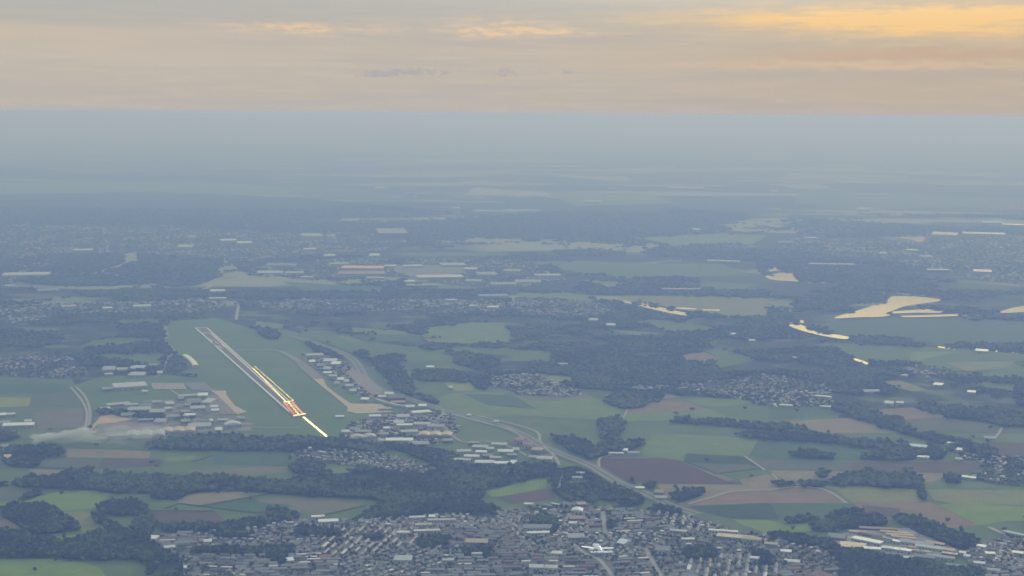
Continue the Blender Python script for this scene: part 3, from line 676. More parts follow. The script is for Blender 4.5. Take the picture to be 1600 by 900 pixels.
HG = {
 'beside the road behind the airfield': '170.5,577.7,18,6,l,9,0,gable 170,586,12,3,l 192,578,18,4,l,7 216,576,22,5,w,9,-8,gable 215,586,24,6,l,8,-12,flat 239,572,14,3,g 250,584,8,3,w',
 'on the grass left of the airfield': '202.5,605,48,7,w,14,0,gable 169,609,18,4,g 226,613,8,3,w',
 'around the brown apron left of the runway': '295,619.5,30,3,l,7 317,619,15,5,W,10 327,629,14,9,w,10,-20 304,629,20,7,g,9 309,639,22,5,l,9 335,637.5,11,3,W 336,643,11,3,W 293,634,10,5,g 283,624,9,5,g 290,645,14,4,g',
 'in the works left of the runway end': '185,633,34,3.5,l,8,14 218,641,32,5,l,9,-8,saw 246,644.5,22,5,l,9,-6,saw 265,632,12,4,w 245,630,14,3,l 263,640,10,3,w 296,650.5,17,4,W,9,-10 228,658,22,3,g 251,660,16,6,l,10,-10 270,652,24,4,g,7,6 312,667,34,6,l,10,0,saw 330,660,5,7,W,12 342,674,10,4,W,12 363.7,665,24,4,w,9,0,vault 348,658,16,3,l 278.5,674.5,50,7,t,10,-4,vault 228,680.5,56,8,l,11,0,vault 187,682,30,5,g,9,-6 147,678,8,8,g 200,650,20,4,g 165,640,14,3,w 290,660,14,4,g 376,655,12,3,g 205,634,20,3,l',
 'at the left edge of the fields': '3,650,14,4,W,9 18,649,10,3,w 29,666,44,5,W,10,0,flat 6,662,18,4,g 44,660,10,3,w 8,699,10,4,p 12,716,10,5,o',
 'in the airport quarter right of the runway': '492,556,26,4,l,9 488,566,9,4,W,8 516,565,20,5,w,10,-8 525,569.5,14,5,W,10,-8 511,577,10,5,l 512,584,13,3,W 532,594,10,4,W 526,600,8,4,g 541,597,8,5,w 500,572,10,4,g 520,589,12,3,l 546,604,12,4,l 552,612,10,3,w',
 'beside the airport terminal apron': '570,625.6,12,4,W,10 597,621.6,12,3,w,9 608,617,14,4,w,9 620,623,26,6,d,14 622,630,22,3,p,8 641,637,14,4,w 660,636,12,4,W,10 658,646,30,4,W,10,18 630,652,20,5,l 586,652,18,3,W 623,662,16,5,w,10 632,667,24,3,W,12 659,665,26,4,l,12 681,668,26,3.5,l,9,-6 531,652,13,2.5,W,5 602,640,20,3,p,6',
 'in the works strip below the apron': '554,672,14,4,g 568,676,26,4,g 568,684.5,38,5,l,9,0,vault 624,690,42,5,W,11,-4,flat 654,695,30,6,g,9 640,676,26,4,l 680,681.5,52,6,t,11,-6,vault 540,676,12,4,w 600,680,14,4,g 596,690,10,4,l 700,690,14,4,g 604,671,10,3,W',
 'in the business park beside the motorway': '750,700,24,4,l,8,-10 780,696,24,4,l,8,-8 725,707,22,4,l,8,8 752,708.5,17,3.5,W,9 790,707.5,24,4,W,9,-4 737,715,24,4,w,8,-6 722,720.5,26,3.5,l,8,-8 757,724.5,30,5,w,9,0,flat 788,726,32,4,W,9,2 762,714,16,3,g 774,717,18,3,l 803,723.5,9,3,W 800,713,14,3,g 766,703,12,3,w 740,694,16,3,g 806,704,10,4,l',
 'beside the motorway verge': '813,690.5,15,5,r,16,-20,flat 826,698,15,5,r,16,-20,flat 840,706,18,5,p,14,-20,flat 851,718.5,24,5,l,10,-6,flat 832,716,12,4,g',
 'in the timber yard past the brown field': '1308,841,26,8,g,8,-8,gable 1332,855,38,10,t,7,-4,flat 1355,847.5,46,5,W,9,-24,flat 1362,860.5,26,4,W,9,4 1386,859,16,4,w,8,-6 1410,862.5,26,4,W,9,-8 1398,834,42,2.5,y,6,0,gable 1405,838,40,2.5,y,6,0,gable 1412,842,36,2.5,o,6,-6,gable 1416,847,12,4,y,6 1378,845,30,4,d,8,-24,gable 1392,847,30,3,W,8,-24,flat 1432,851,50,5,l,8,-10,gable 1452,858,40,4,w,8,-12,gable 1477,861,30,4,y,8,-16,gable 1470,873,40,4,l,8,-6,gable 1445,873,30,5,g,8,-6,gable 1418,874,16,3,W,7 1497,887,34,4,n,8,-4,gable 1372,828,56,3,p,6,0,gable 1340,833,26,3,g,6 1360,838,34,3,r,6,-24,gable 1440,864,26,3,d,7,-10 1484,868,22,3,g,7,-10 1425,858,14,3,r,7 1462,851,26,3,o,6,-14,gable',
 'on the fringe of the timber yard': '1504,866,9,4,w,6 1511,871,9,4,W,6 1533,856,14,4,W,7,-8 1547,867,14,4,w,6 1530,882,16,4,W,6 1552,893,18,4,l,6 1585,835,34,3,w,4,-24,gable 1590,866,16,4,w,6 1566,852,12,3,l,6',
 'among the farms on the plain': '1435,699.5,26,4,W,8,-10,gable 1499,704.5,14,4,W,8 1442,716,18,3,w,7 1498,719,10,2.5,w,6 1512,747.5,24,3,w,6,-10 1546,686,16,3,l,6 1389,631.5,13,4,W,10 1406,631,11,3,l,8 1360,613,26,3,l,8,20 1466,602.5,13,4,W,9,-10 1518,614,12,3.5,W,8 1228,635,20,2,w,7 1290,637,16,2,w,7 1286,621,25,2,w,7,-14 1534,549.5,18,4,W,10 1145,523,8,2.5,W,8 927,501,14,3,w,9 954,509,14,3,W,9 880,570,18,2,l,7 962,710,24,2.5,w,6 977,706,7,3.5,W,9,0,vault 990,709,18,2.5,l,6 1484,694,14,3,l,6 672,575,12,3,W,9 704,607,6,3,w,7 1175,533,10,3,l,7 1240,560,10,2,l,7 1412,588,12,2,l,7 733,650,6,2,W,5 775,660,8,2,w,5',
 'in the town by its upper edge': '902,801,17,5,W,12,0,vault 902,812,24,5,p,8 1030,771,14,5,p,8,0,gable 1032,779,18,4,l,6 1000,764,13,3,W,5 908,790,14,5,p,9 826,790,14,3,w,7 907,741,14,2.5,w,6 902,748,16,2.5,l,6 895,820,12,4,w,8',
 'among the houses of the town': '842,835.5,36,3,W,9 840,826,44,6,g,9 838,889,22,6,w,10 861,890,20,6,l,10 900,841,26,8,g,9 1130,832.5,44,3,w,8,-4 1150,842,58,6,t,9,-8,flat 1035,861,22,8,g,10 497,810,20,3,W,8 513,817,30,5,W,9,0,flat 652,811,24,3,w,8,4 675,809.5,10,4,W,8 690,815,44,3,l,8,4 662,822.5,26,3,l,8,4 667,832,40,3,w,8,4 630,835,20,3.5,w,9 630,876,27,9,l,9,0,flat 452,878,13,6,W,9 745,849,34,7,t,9,-4,gable 240,843,13,6,W,8,-20 325,848,12,5,w,7 265,857.5,16,4,w,7 289,889,5,5,W,6 745,868,16,3,w,8 1175,845,28,5,t,9,-8,gable 975,850,14,8,W,8,-30 870,867,16,5,w,8 1205,853,20,4,t,9,-8,gable 1075,845,20,3,w,7 1240,880,18,5,l,7 1228,864,16,4,W,7 940,866,34,3,w,7,8 1060,832,26,3,l,7,-10 700,878,18,4,l,8 1180,875,16,4,w,8',
 'in the works far beyond the airfield': '567,419.5,64,4.5,o,16,0,flat 565,427.5,72,5,p,10,0,saw 586,435,30,3,p,9 687,433.5,72,4.5,w,14,0,flat 707,414.5,38,4,l,14 645,416.5,30,2.5,w,12 610,416.5,18,2.5,w,12 760,429,30,4,l,12 787,445,40,3,l,12 770,463,46,2,l,10 585,400,16,4,w,16 515,400,18,3,w,12 484,390,20,2.5,w,12 422,427,38,3,w,12 460,427,28,3,l,12 440,415,44,3,g,12 855,431,40,3,l,12 825,441,40,4,l,12 1065,453,60,2,g,10 800,424,26,3,l,12 740,440,24,3,l,12 640,441,16,2,W,12 660,447,50,2,g,10 530,413,30,2.5,l,12 735,421,20,3,w,12 480,434,20,2,l,10',  # first hall: orange light on its roof is put into the roof colour
 'in the hazy distance': '487,370,30,5,l,30 517,371,12,5,l,30 547,347,26,6,g,40 612,367,44,9,g,60 712,329,13,5,l,60 775,332,70,2,l,30 648,309,5,2,w,30 357,377,24,2.5,W,18 382,380.5,22,3,W,18 289,386.5,20,3,w,16 42,430,66,4,w,14 130,392,28,2.5,w,16 340,456,22,2.5,W,12 340,467,26,2,w,8 222,480,26,2.5,w,12 168,483,14,3,w,12 108,480,20,3,l,12 1130,409,50,2,l,12 925,316,26,2,w,25 815,330,50,2,l,20 1088,360,12,2,w,20 1350,328,20,3,w,25 1550,349,28,2,W,20 1585,352.5,34,2,W,20 1228,380,24,3,g,16 1266,373,18,2,l,16 1476,368,36,5,g,30 1537,366,60,3,l,16 1447,402,16,3,l,14 1300,414,70,2,g,12 1535,425,26,4,l,14 1465,423,32,2,g,12 300,372,12,3,l,25 595,295,16,2,w,30 880,261,54,1.3,w,30 1030,262,50,1.3,l,30 1072,295,54,1.5,w,30 1210,300,12,2,w,30 705,470,16,2,w,10 770,481,18,2.5,W,10 740,479,14,2,w,10 15,448,14,2,l,12 75,455,30,3,g,12 195,450,16,3,g,12 690,344,8,2,w,25 1425,392,16,2,l,14 1380,397,12,2,l,14',
}
for place, s in HG.items():
    L_ = sorted(parse(s), key=lambda t: t[0])
    seen = {}
    cnt = {}
    for t in L_: cnt[t[4]] = cnt.get(t[4], 0)+1
    for t in L_:
        u, v, wp, hp, col, h, yaw, style = t
        d_ = dist(u, v); wm = wp*d_/F; x1, y1 = G(u, v+hp/2); x0, y0 = G(u, v-hp/2); lm = max(12., math.hypot(x0-x1, y0-y1))
        hv = h*F/d_ ; lm = max(10., lm*.85)
        if style is None: style = random.choice(['flat', 'flat', 'gable'])
        if lm > wm*2.2: lm = wm*2.2
        cx, cy = G(u, v+hv*.35)
        az = -math.atan2(cx, cy)
        e = link(bpy.data.objects.new('industrial_hall' if wm > 30 else 'shed', None)); e.location = (cx, cy, 2.2 if d_ < 12000 else 2.3); e.rotation_euler = (0, 0, az+R(yaw if yaw else random.uniform(-9, 9)))
        seen[col] = seen.get(col, 0)+1; sn = seen[col]
        size = 'long' if wm > 2*lm else ('broad' if wm > 45 else 'small')
        kind = {'flat': 'flat', 'gable': 'pitched', 'vault': 'vaulted', 'saw': 'sawtooth'}[style]
        pos = '' if cnt[col] == 1 else ', %s from left' % ordinal(sn)
        if wm > 30 and size == 'small': size = 'mid'
        props(e, '%s %s %s building %s%s' % (size, RNAME[col], kind, place, pos), 'building', 'large roofs '+place)
        wme, rme = hall_parts(wm, lm, h, style, RM_[col], WALLM[0] if col in 'Wwlyo' else random.choice(WALLM))
        obj('wall', wme, e); obj('roof', rme, e)
        # keep trees and houses off
        uu, vv = project(np.array([cx]), np.array([cy])); a_, b2 = wp/2+1, hp/2+hv*.3+1
        fill([(uu[0]-a_, vv[0]-b2), (uu[0]+a_, vv[0]-b2), (uu[0]+a_, vv[0]+b2), (uu[0]-a_, vv[0]+b2)], 3)

# long curved white hangar beside the left edge of the airfield, and the white pier by the terminal
def bent_hall(name, pts, wd, h, roofm, label, grp):
    Lf, Rt = ribbon_poly(curve_pts(pts), wd); c = Lf[0]; n = len(Lf); e = link(bpy.data.objects.new(name, None)); e.location = (c.x, c.y, 2.5); props(e, label, 'building', grp)
    V = [(p.x-c.x, p.y-c.y, -1) for p in Lf+Rt]+[(p.x-c.x, p.y-c.y, h) for p in Lf+Rt]; k = 2*n; F_ = []
    for i in range(n-1): F_ += [(i, i+1, i+1+k, i+k), (n+i+1, n+i, n+i+k, n+i+1+k)]
    F_ += [(n, 0, k, n+k), (n-1, 2*n-1, 2*n-1+k, n-1+k)]
    obj('wall', mesh('wall', V, F_, WALLM[0]), e)
    S_ = 6; V = []
    for a, b_ in zip(Lf, Rt):
        for j in range(S_+1):
            p = a.lerp(b_, j/S_); V.append((p.x-c.x, p.y-c.y, h+.05+math.sin(j/S_*math.pi)*wd*.12))
    F_ = [(i*(S_+1)+j, i*(S_+1)+j+1, (i+1)*(S_+1)+j+1, (i+1)*(S_+1)+j) for i in range(n-1) for j in range(S_)]
    obj('roof', mesh('roof', V, F_, roofm), e)
SHINY = mat('polished_metal_roof', (.88,.87,.82), .25, .03, .02, .6)
bent_hall('curved_hangar', [(289,558),(296,563),(302,569),(306,575)], 26, 10, SHINY, 'curved bright white hangar beside the dark copse at the airfield edge', 'curved hangar')
bent_hall('terminal_pier', [(588,627),(605,632),(622,636),(640,638)], 12, 8, RM_['w'], 'long thin pale pier building slanting beside the terminal apron', 'airport pier')

# towers
def tower(name, u, vb, wp, hp, label, cat='tower', grp='high buildings far away', mt=None):
    d_ = dist(u, vb); x, y = G(u, vb); wm = wp*d_/F; h = hp*d_/F
    e = link(bpy.data.objects.new(name, None)); e.location = (x, y, 0); e.rotation_euler = (0, 0, -math.atan2(x, y)+.3); props(e, label, cat, grp)
    a = wm/2.4; V = [(-a,-a,0),(a,-a,0),(a,a,0),(-a,a,0),(-a,-a,h),(a,-a,h),(a,a,h),(-a,a,h)]; F_ = [(0,1,5,4),(1,2,6,5),(2,3,7,6),(3,0,4,7),(4,5,6,7)]; mi = [0]*5
    n = max(4, int(h/4))
    for i in range(n):
        z0 = h*(i+.4)/n; z1 = h*(i+.75)/n; k = len(V)
        V += [(-a*.9,-a-.2,z0),(a*.9,-a-.2,z0),(a*.9,-a-.2,z1),(-a*.9,-a-.2,z1)]; F_.append((k,k+1,k+2,k+3)); mi.append(1)
    obj('wall', mesh('wall', V, F_, [mt or RM_['w'], DARKW], mi), e)
    b_ = a*.5; obj('roof', mesh('roof', [(-b_,-b_,h+.1),(b_,-b_,h+.1),(b_,b_,h+.1),(-b_,b_,h+.1),(-b_,-b_,h+h*.06),(b_,-b_,h+h*.06),(b_,b_,h+h*.06),(-b_,b_,h+h*.06)], [(0,1,5,4),(1,2,6,5),(2,3,7,6),(3,0,4,7),(4,5,6,7)], RM_['g']), e)
tower('apartment_tower', 164, 367, 5, 9, 'pale slim tower block, highest and topmost over the hazy city')
tower('apartment_tower', 159, 397, 6, 9, 'squat pale tower block, one of a pair above the hazy road junction')
tower('apartment_tower', 168, 396, 4, 13, 'tall thin tower block, one of a pair above the hazy road junction')
tower('apartment_tower', 45, 376, 7, 10, 'wide faint tower block in the hazy city near the picture edge', mt=RM_['g'])
tower('apartment_tower', 222, 378, 5, 6, 'small faint tower block beside the pair of pale towers', mt=RM_['g'])
tower('apartment_tower', 386, 357, 4, 6, 'lone faint tower over the hazy woods above the white roofs', mt=RM_['g'])
tower('apartment_tower', 577, 333, 3, 8, 'very faint tower standing in the hazy woods', mt=RM_['g'])
tower('apartment_tower', 982, 363, 6, 8, 'grey tower block in the dark woods above the cream lake', mt=RM_['g'])
tower('control_tower', 605, 664, 3.4, 8, 'white airport control tower standing over the terminal roofs', 'control tower', 'airport tower', mt=RM_['W'])
tower('water_tower', 678, 413, 2.4, 7, 'thin pale mast above the works far beyond the airfield', 'mast', 'far masts')

# ------------------------------------------------------------------ houses
HR = ['roof_grey_tile', 'roof_brown_tile', 'roof_red_tile', 'roof_slate', 'roof_flat_pale']
HRN = ['grey', 'brown', 'red', 'dark slate', 'pale flat-topped']
HRM = [mat(HR[0], (.32,.33,.375), .6, .15, .2), mat(HR[1], (.27,.235,.245), .7, .15, .2), mat(HR[2], (.35,.235,.215), .7, .15, .2), mat(HR[3], (.16,.165,.195), .5, .15, .2), mat(HR[4], (.70,.71,.72), .6, .1, .2)]
HWM = [mat('house_brick', (.24,.15,.12), .9, .15, .3), mat('house_render', (.62,.60,.56), .85, .08, .3), mat('house_yellow_brick', (.36,.30,.22), .9, .1, .3)]
HWN = ['brick', 'white rendered', 'yellow brick']
houses = []      # (d, x, y, ang, L, W, eave, ridge, roof, wall, settlement, terrace)
def vn(x, y, s, seed=0):
    """cheap value noise"""
    xi = np.floor(x/s); yi = np.floor(y/s); fx = x/s-xi; fy = y/s-yi; fx = fx*fx*(3-2*fx); fy = fy*fy*(3-2*fy)
    def hsh(a, b_): q = np.sin(a*127.1+b_*311.7+seed*74.7)*43758.5453; return q-np.floor(q)
    return (hsh(xi, yi)*(1-fx)+hsh(xi+1, yi)*fx)*(1-fy)+(hsh(xi, yi+1)*(1-fx)+hsh(xi+1, yi+1)*fx)*fy
rnd = random.Random(5)
street_V, street_F = [], []
for si, (sname, poly) in enumerate(SETTLE.items()):
    P = [G(*p) for p in poly]; xs = [p[0] for p in P]; ys = [p[1] for p in P]; dm = sum(ys)/len(ys)
    scale = 1.0 if dm < 4600 else (1.15 if dm < 7000 else dm/6000.)
    ds = 230*scale; seeds = []
    x = min(xs)-ds
    while x < max(xs)+ds:
        y = min(ys)-ds
        while y < max(ys)+ds:
            seeds.append((x+rnd.uniform(-.4, .4)*ds, y+rnd.uniform(-.4, .4)*ds)); y += ds
        x += ds
    SA = np.array(seeds)
    for j, (sx, sy) in enumerate(seeds):
        near_main = si == 0
        ang = rnd.choice([.05, -.12, .2, .9, -.6, 1.35]) if near_main else rnd.uniform(0, 3.1)
        u_, v_ = project(np.array([sx]), np.array([sy])); u_, v_ = u_[0], v_[0]
        if near_main and u_ < 560 and v_ > 838: ang = rnd.choice([.04, -.05, .1])
        terr = rnd.random() < (.70 if (near_main and (u_ < 480 or v_ > 870)) else .22 if near_main else .04)
        ca, sa = math.cos(ang), math.sin(ang); rowstep = (25 if terr else 27)*scale
        mainroof = rnd.choice([0, 0, 1, 3]) if not near_main else rnd.choice([0, 0, 1, 3, 0, 2])
        nrow = int(ds*1.5/rowstep)
        for r in range(-nrow, nrow+1):
            yy = r*rowstep; xx = -ds*1.4+rnd.uniform(0, 20)
            while xx < ds*1.4:
                Lh = rnd.uniform(20, 46) if terr else rnd.uniform(10, 15)*scale
                Wd = rnd.uniform(8.5, 10) if terr else rnd.uniform(8.5, 11)*scale
                step = Lh+(rnd.uniform(7, 14) if terr else rnd.uniform(5, 13)*scale); cx, cy = xx+Lh/2, yy+(rnd.uniform(-1.5, 1.5) if terr else rnd.uniform(-4, 4)); xx += step
                X = sx+cx*ca-cy*sa; Y = sy+cx*sa+cy*ca
                dd = (SA[:, 0]-X)**2+(SA[:, 1]-Y)**2
                if dd.argmin() != j: continue
                ua, va = project(np.array([X]), np.array([Y]))
                if lookup(MASK, ua, va)[0] != 2: continue
                if terr:
                    ue, ve = project(np.array([X-ca*Lh*.45, X+ca*Lh*.45]), np.array([Y-sa*Lh*.45, Y+sa*Lh*.45]))
                    if (lookup(MASK, ue, ve) != 2).any(): continue
                # is it in this settlement polygon at all
                biz = 'quarter' in sname; vil = not near_main and not biz and 'estate' not in sname
                if vil: X += rnd.uniform(-9, 9); Y += rnd.uniform(-14, 14)
                if rnd.random() < (.10 if near_main else .75 if biz else .48 if dm < 7500 else .58): continue
                if vn(np.array([X]), np.array([Y]), 90*scale, si)[0] > (.82 if near_main else .55 if dm < 7500 else .44): continue
                a2 = ang+(0 if terr or rnd.random() < .6 else math.pi/2)+(rnd.uniform(-.4, .4) if vil else 0)
                rf = mainroof if rnd.random() < .55 else rnd.randrange(5)
                if biz: rf = rnd.choice([0, 3, 4])
                if rf == 2 and rnd.random() < .5: rf = 0
                wl = rnd.choice([0, 0, 1, 2]); ev = rnd.uniform(5, 6.2) if terr else rnd.uniform(3.4, 5.5); rg = ev+(rnd.uniform(.5, .8) if rf == 4 else Wd*rnd.uniform(.32, .45))
                houses.append((math.hypot(X, Y), X, Y, a2, Lh, Wd, ev, rg, rf, wl, sname, terr))
            if terr or r % 2 == 0:
                # street along the row
                for s0 in np.arange(-ds*1.2, ds*1.2, 40):
                    cx, cy = s0+20, yy+rowstep/2; X = sx+cx*ca-cy*sa; Y = sy+cx*sa+cy*ca
                    if ((SA[:, 0]-X)**2+(SA[:, 1]-Y)**2).argmin() != j: continue
                    ua, va = project(np.array([X-20*ca, X+20*ca]), np.array([Y-20*sa, Y+20*sa]))
                    if (lookup(MASK, ua, va) != 2).any(): continue
                    k = len(street_V); hw = 3.6
                    for (a, b_) in ((s0, yy+rowstep/2-hw), (s0+40, yy+rowstep/2-hw), (s0+40, yy+rowstep/2+hw), (s0, yy+rowstep/2+hw)):
                        street_V.append((sx+a*ca-b_*sa, sy+a*sa+b_*ca, 1.75)); 
                    street_F.append((k, k+1, k+2, k+3))
obj('street', mesh('street', street_V, street_F, mat('street_surface', (.19,.19,.195), .8, .1, .05)), kind='structure')

def house_geo(Lh, Wd, ev, rg):
    a, b_ = Lh/2, Wd/2
    wv = [(-a,-b_,-.5),(a,-b_,-.5),(a,b_,-.5),(-a,b_,-.5),(-a,-b_,ev),(a,-b_,ev),(a,b_,ev),(-a,b_,ev),(-a,0,rg-.15),(a,0,rg-.15)]
    wf = [(0,1,5,4),(2,3,7,6),(1,2,6,5),(3,0,4,7),(5,6,9),(7,4,8)]
    o = .4; A, B = a+o, b_+o; e2 = ev-(rg-ev)/b_*o+.1
    rv = [(-A,-B,e2),(A,-B,e2),(A,B,e2),(-A,B,e2),(-A,0,rg+.1),(A,0,rg+.1),(-A,-B,e2-.25),(A,-B,e2-.25),(A,B,e2-.25),(-A,B,e2-.25)]
    rf = [(0,1,5,4),(2,3,4,5),(6,7,1,0),(8,9,3,2),(7,8,2,5,1),(9,6,0,4,3)]
    return wv, wf, rv, rf
houses.sort(key=lambda h: h[0])
inview = []
for i, h in enumerate(houses):
    ua, va = project(np.array([h[1]]), np.array([h[2]]))
    if -5 < ua[0] < 1605 and va[0] < 902: inview.append((i, ua[0], va[0]))
QH = 300; q = {True: 0, False: 0}; own = {}
for i, ua, va in inview:
    t = houses[i][11]
    if q[t] < QH: q[t] += 1; own[i] = (ua, va)
# landmarks used to say where a house stands
MARKS = [(932,857,'under the light aircraft'), (630,876,'by the big grey roof'), (513,817,'near the white roof by the copse'), (452,878,'near the white terrace block'),
         (902,801,'below the white vaulted roof'), (1150,842,'near the long sandy roofs'), (840,830,'around the wide grey roofs'), (690,820,'near the stepped grey roofs'),
         (745,849,'around the sandy roof'), (300,845,'below the wood strip'), (360,888,'in the bottom terraces'), (1035,861,'by the winding street'),
         (1060,825,'near the motorway'), (1230,880,'beside the tree belt'), (1580,880,'past the timber yard'), (1160,885,'below the sandy roofs'),
         (580,850,'in the leafy streets'), (780,885,'at bottom middle'), (850,888,'by the two pale blocks'), (960,820,'beside the straight pale street')]
def where(u, v): return min(MARKS, key=lambda t: (t[0]-u)**2+((t[1]-v)*2.2)**2)[2]
cache = {}; groups = {}
for i, (ua, va) in own.items():
    h = houses[i]; wh = where(ua, va); key = (h[11], wh, h[8], h[9]); groups.setdefault(key, []).append((ua, i))
rank = {}
for key, l_ in groups.items():
    l_.sort()
    for r, (ua, i) in enumerate(l_): rank[i] = (r+1, len(l_), key)
def qz(x, s): return round(x/s)*s
for i in own:
    h = houses[i]; d_, X, Y, a2, Lh, Wd, ev, rg, rf, wl, sname, terr = h
    k = (qz(Lh, 6 if terr else 2), qz(Wd, 1), qz(ev, .8), qz(rg-ev, .7), rf, wl)
    if k not in cache:
        wv, wf, rv, rff = house_geo(k[0], k[1], k[2], k[2]+max(.6, k[3]))
        # window strips on the two long sides
        nwin = max(2, int(k[0]/4)); n0 = len(wf); 
        for sgn in (-1, 1):
            for w_ in range(nwin):
                x0 = -k[0]/2+(w_+.25)*k[0]/nwin; x1 = x0+k[0]/nwin*.5; y = sgn*(k[1]/2+.05); b0 = len(wv); z0 = k[2]*.25
                wv += [(x0,y,z0),(x1,y,z0),(x1,y,z0+1.3),(x0,y,z0+1.3)]; wf.append((b0,b0+1,b0+2,b0+3))
        # chimney(s) on the ridge belong to the roof part
        for cxx in ([0.25*k[0]] if not terr else [-.3*k[0], .05*k[0], .35*k[0]]):
            b0 = len(rv); zt = k[2]+max(.6, k[3]); s_ = .45
            rv += [(cxx-s_,-s_,zt-.3),(cxx+s_,-s_,zt-.3),(cxx+s_,s_,zt-.3),(cxx-s_,s_,zt-.3),(cxx-s_,-s_,zt+1),(cxx+s_,-s_,zt+1),(cxx+s_,s_,zt+1),(cxx-s_,s_,zt+1)]
            rff += [(b0,b0+1,b0+5,b0+4),(b0+1,b0+2,b0+6,b0+5),(b0+2,b0+3,b0+7,b0+6),(b0+3,b0,b0+4,b0+7),(b0+4,b0+5,b0+6,b0+7)]
        cache[k] = (mesh('wall', wv, wf, [HWM[wl], DARKW], [0]*n0+[1]*(len(wf)-n0)), mesh('roof', rv, rff, HRM[rf]))
    e = link(bpy.data.objects.new('terraced_house_row' if terr else 'house', None)); e.location = (X, Y, 1.6); e.rotation_euler = (0, 0, a2)
    r, n, key = rank[i]; pos = '' if n == 1 else ', %s from left' % ordinal(r)
    props(e, '%s %s, %s roof, %s%s' % (HWN[wl] , 'terrace' if terr else 'house', HRN[rf], key[1], pos), 'terrace' if terr else 'house', 'terraced rows in the town' if terr else 'houses in the town')
    obj('wall', cache[k][0], e); obj('roof', cache[k][1], e)
rest = [h for i, h in enumerate(houses) if i not in own]
def mass_houses(rest):
    A = np.array([h[1:8] for h in rest]); n = len(A); X, Y, a2, Lh, Wd, ev, rg = A.T; rf = np.array([h[8] for h in rest]); wl = np.array([h[9] for h in rest])
    a, b_ = Lh/2, Wd/2; o = .4
    loc = np.stack([np.stack(c, 1) for c in [(-a,-b_,0*a),(a,-b_,0*a),(a,b_,0*a),(-a,b_,0*a),(-a,-b_,ev),(a,-b_,ev),(a,b_,ev),(-a,b_,ev),(-a,0*a,rg),(a,0*a,rg),
        (-a-o,-b_-o,ev-.1),(a+o,-b_-o,ev-.1),(a+o,b_+o,ev-.1),(-a-o,b_+o,ev-.1),(-a-o,0*a,rg+.15),(a+o,0*a,rg+.15)]], 1)
    ca, sa = np.cos(a2)[:, None], np.sin(a2)[:, None]
    V = np.stack([X[:, None]+loc[..., 0]*ca-loc[..., 1]*sa, Y[:, None]+loc[..., 0]*sa+loc[..., 1]*ca, loc[..., 2]+1.6], 2)
    f = np.array([(0,1,5,4),(2,3,7,6),(1,2,6,5),(3,0,4,7),(5,6,9,9),(7,4,8,8),(10,11,15,14),(12,13,14,15)])
    tri = []
    for q_ in f:
        tri.append((q_[0], q_[1], q_[2])); 
        if q_[2] != q_[3]: tri.append((q_[0], q_[2], q_[3]))
    tri = np.array(tri); isroof = np.array([t.max() > 9 for t in tri])
    T = (tri[None]+(np.arange(n)*16)[:, None, None]).reshape(-1, 3); mi = np.where(isroof[None], rf[:, None], 5+wl[:, None]).ravel()
    return big_mesh('distant_houses', V.reshape(-1, 3), T, HRM+HWM, mi)
if rest: obj('distant_houses', mass_houses(rest), label='mass of small distant houses in the towns and villages', kind='stuff')

# ------------------------------------------------------------------ trees
LEAF = [mat('foliage_dark', (.026,.040,.030), .9, .3, .08, .1), mat('foliage_mid', (.040,.060,.036), .9, .3, .08, .1), mat('foliage_light', (.090,.120,.052), .9, .25, .08, .1)]
BARK = mat('bark', (.10,.08,.06), .95)
def ico(sub):
    import bmesh
    bm = bmesh.new(); bmesh.ops.create_icosphere(bm, subdivisions=sub, radius=1); V = np.array([v.co[:] for v in bm.verts]); T = np.array([[v.index for v in f.verts] for f in bm.faces]); bm.free(); return V, T
I2, I1 = ico(2), ico(1)
def lumpy(base, k, seed):
    r = np.random.default_rng(seed); U, T = base; V = U.copy()
    for _ in range(5):
        dvec = r.normal(size=3); dvec[2] = abs(dvec[2]); dvec /= np.linalg.norm(dvec); V *= (.95+k*np.maximum(0, U@dvec-.5)[:, None])
    V *= (1+r.uniform(-.16, .16, (len(V), 1))); V[:, 2] *= .85; return V, T
V2 = [lumpy(I2, .7, s) for s in range(10)]; V1 = [lumpy(I1, .6, 50+s) for s in range(8)]
def scatter(d0, d1, smin, growth, margin=160):
    out = []; y = d0
    while y < d1:
        s = smin*(y/4000.)**growth; half = y*(800+margin)/F
        n = int(2*half/s); X = -half+(np.arange(n)+rng.uniform(0, 1, n))*s; Y = y+rng.uniform(-.5, .5, n)*s
        out.append(np.stack([X, Y, np.full(n, s)], 1)); y += s*.9
    return np.concatenate(out)
P = scatter(3450, 18000, 10.5, 1.1)
u, v = project(P[:, 0], P[:, 1]); mk = lookup(MASK, u, v); r_ = rng.uniform(0, 1, len(P)); e1 = vn(P[:, 0], P[:, 1], 45, 21)-.5+rng.normal(0, .18, len(P)); e2 = vn(P[:, 0], P[:, 1], 45, 33)-.5+rng.normal(0, .18, len(P)); mj = lookup(MASK, u+e1*11, v+e2*5); sw = np.isin(mk, (0, 1, 5)) & np.isin(mj, (0, 1, 5)); mk = np.where(sw, mj, mk); nz = vn(P[:, 0], P[:, 1], 160, 1)*.6+vn(P[:, 0], P[:, 1], 60, 2)*.4
keep = (mk == 5) & (r_ < np.where(v > 460, .95, .7)) & (vn(P[:, 0], P[:, 1], 75, 41) > .13)
n3_ = vn(P[:, 0], P[:, 1], 380, 6)*.6+nz*.4
keep |= (mk == 0) & (v > 455) & (v < 690) & (n3_ > .41) & (r_ < .93)
far_ = (v <= 455); n5_ = vn(P[:, 0], P[:, 1]*.7, 900, 8)*.6+nz*.4
keep |= (mk == 0) & far_ & (n5_ > .55) & (r_ < .75)
main_ = v > 790
keep |= (mk == 2) & (r_ < .26+.25*(nz > .62)) & main_
keep |= (mk == 2) & (r_ < .55) & (v > 560) & ~main_
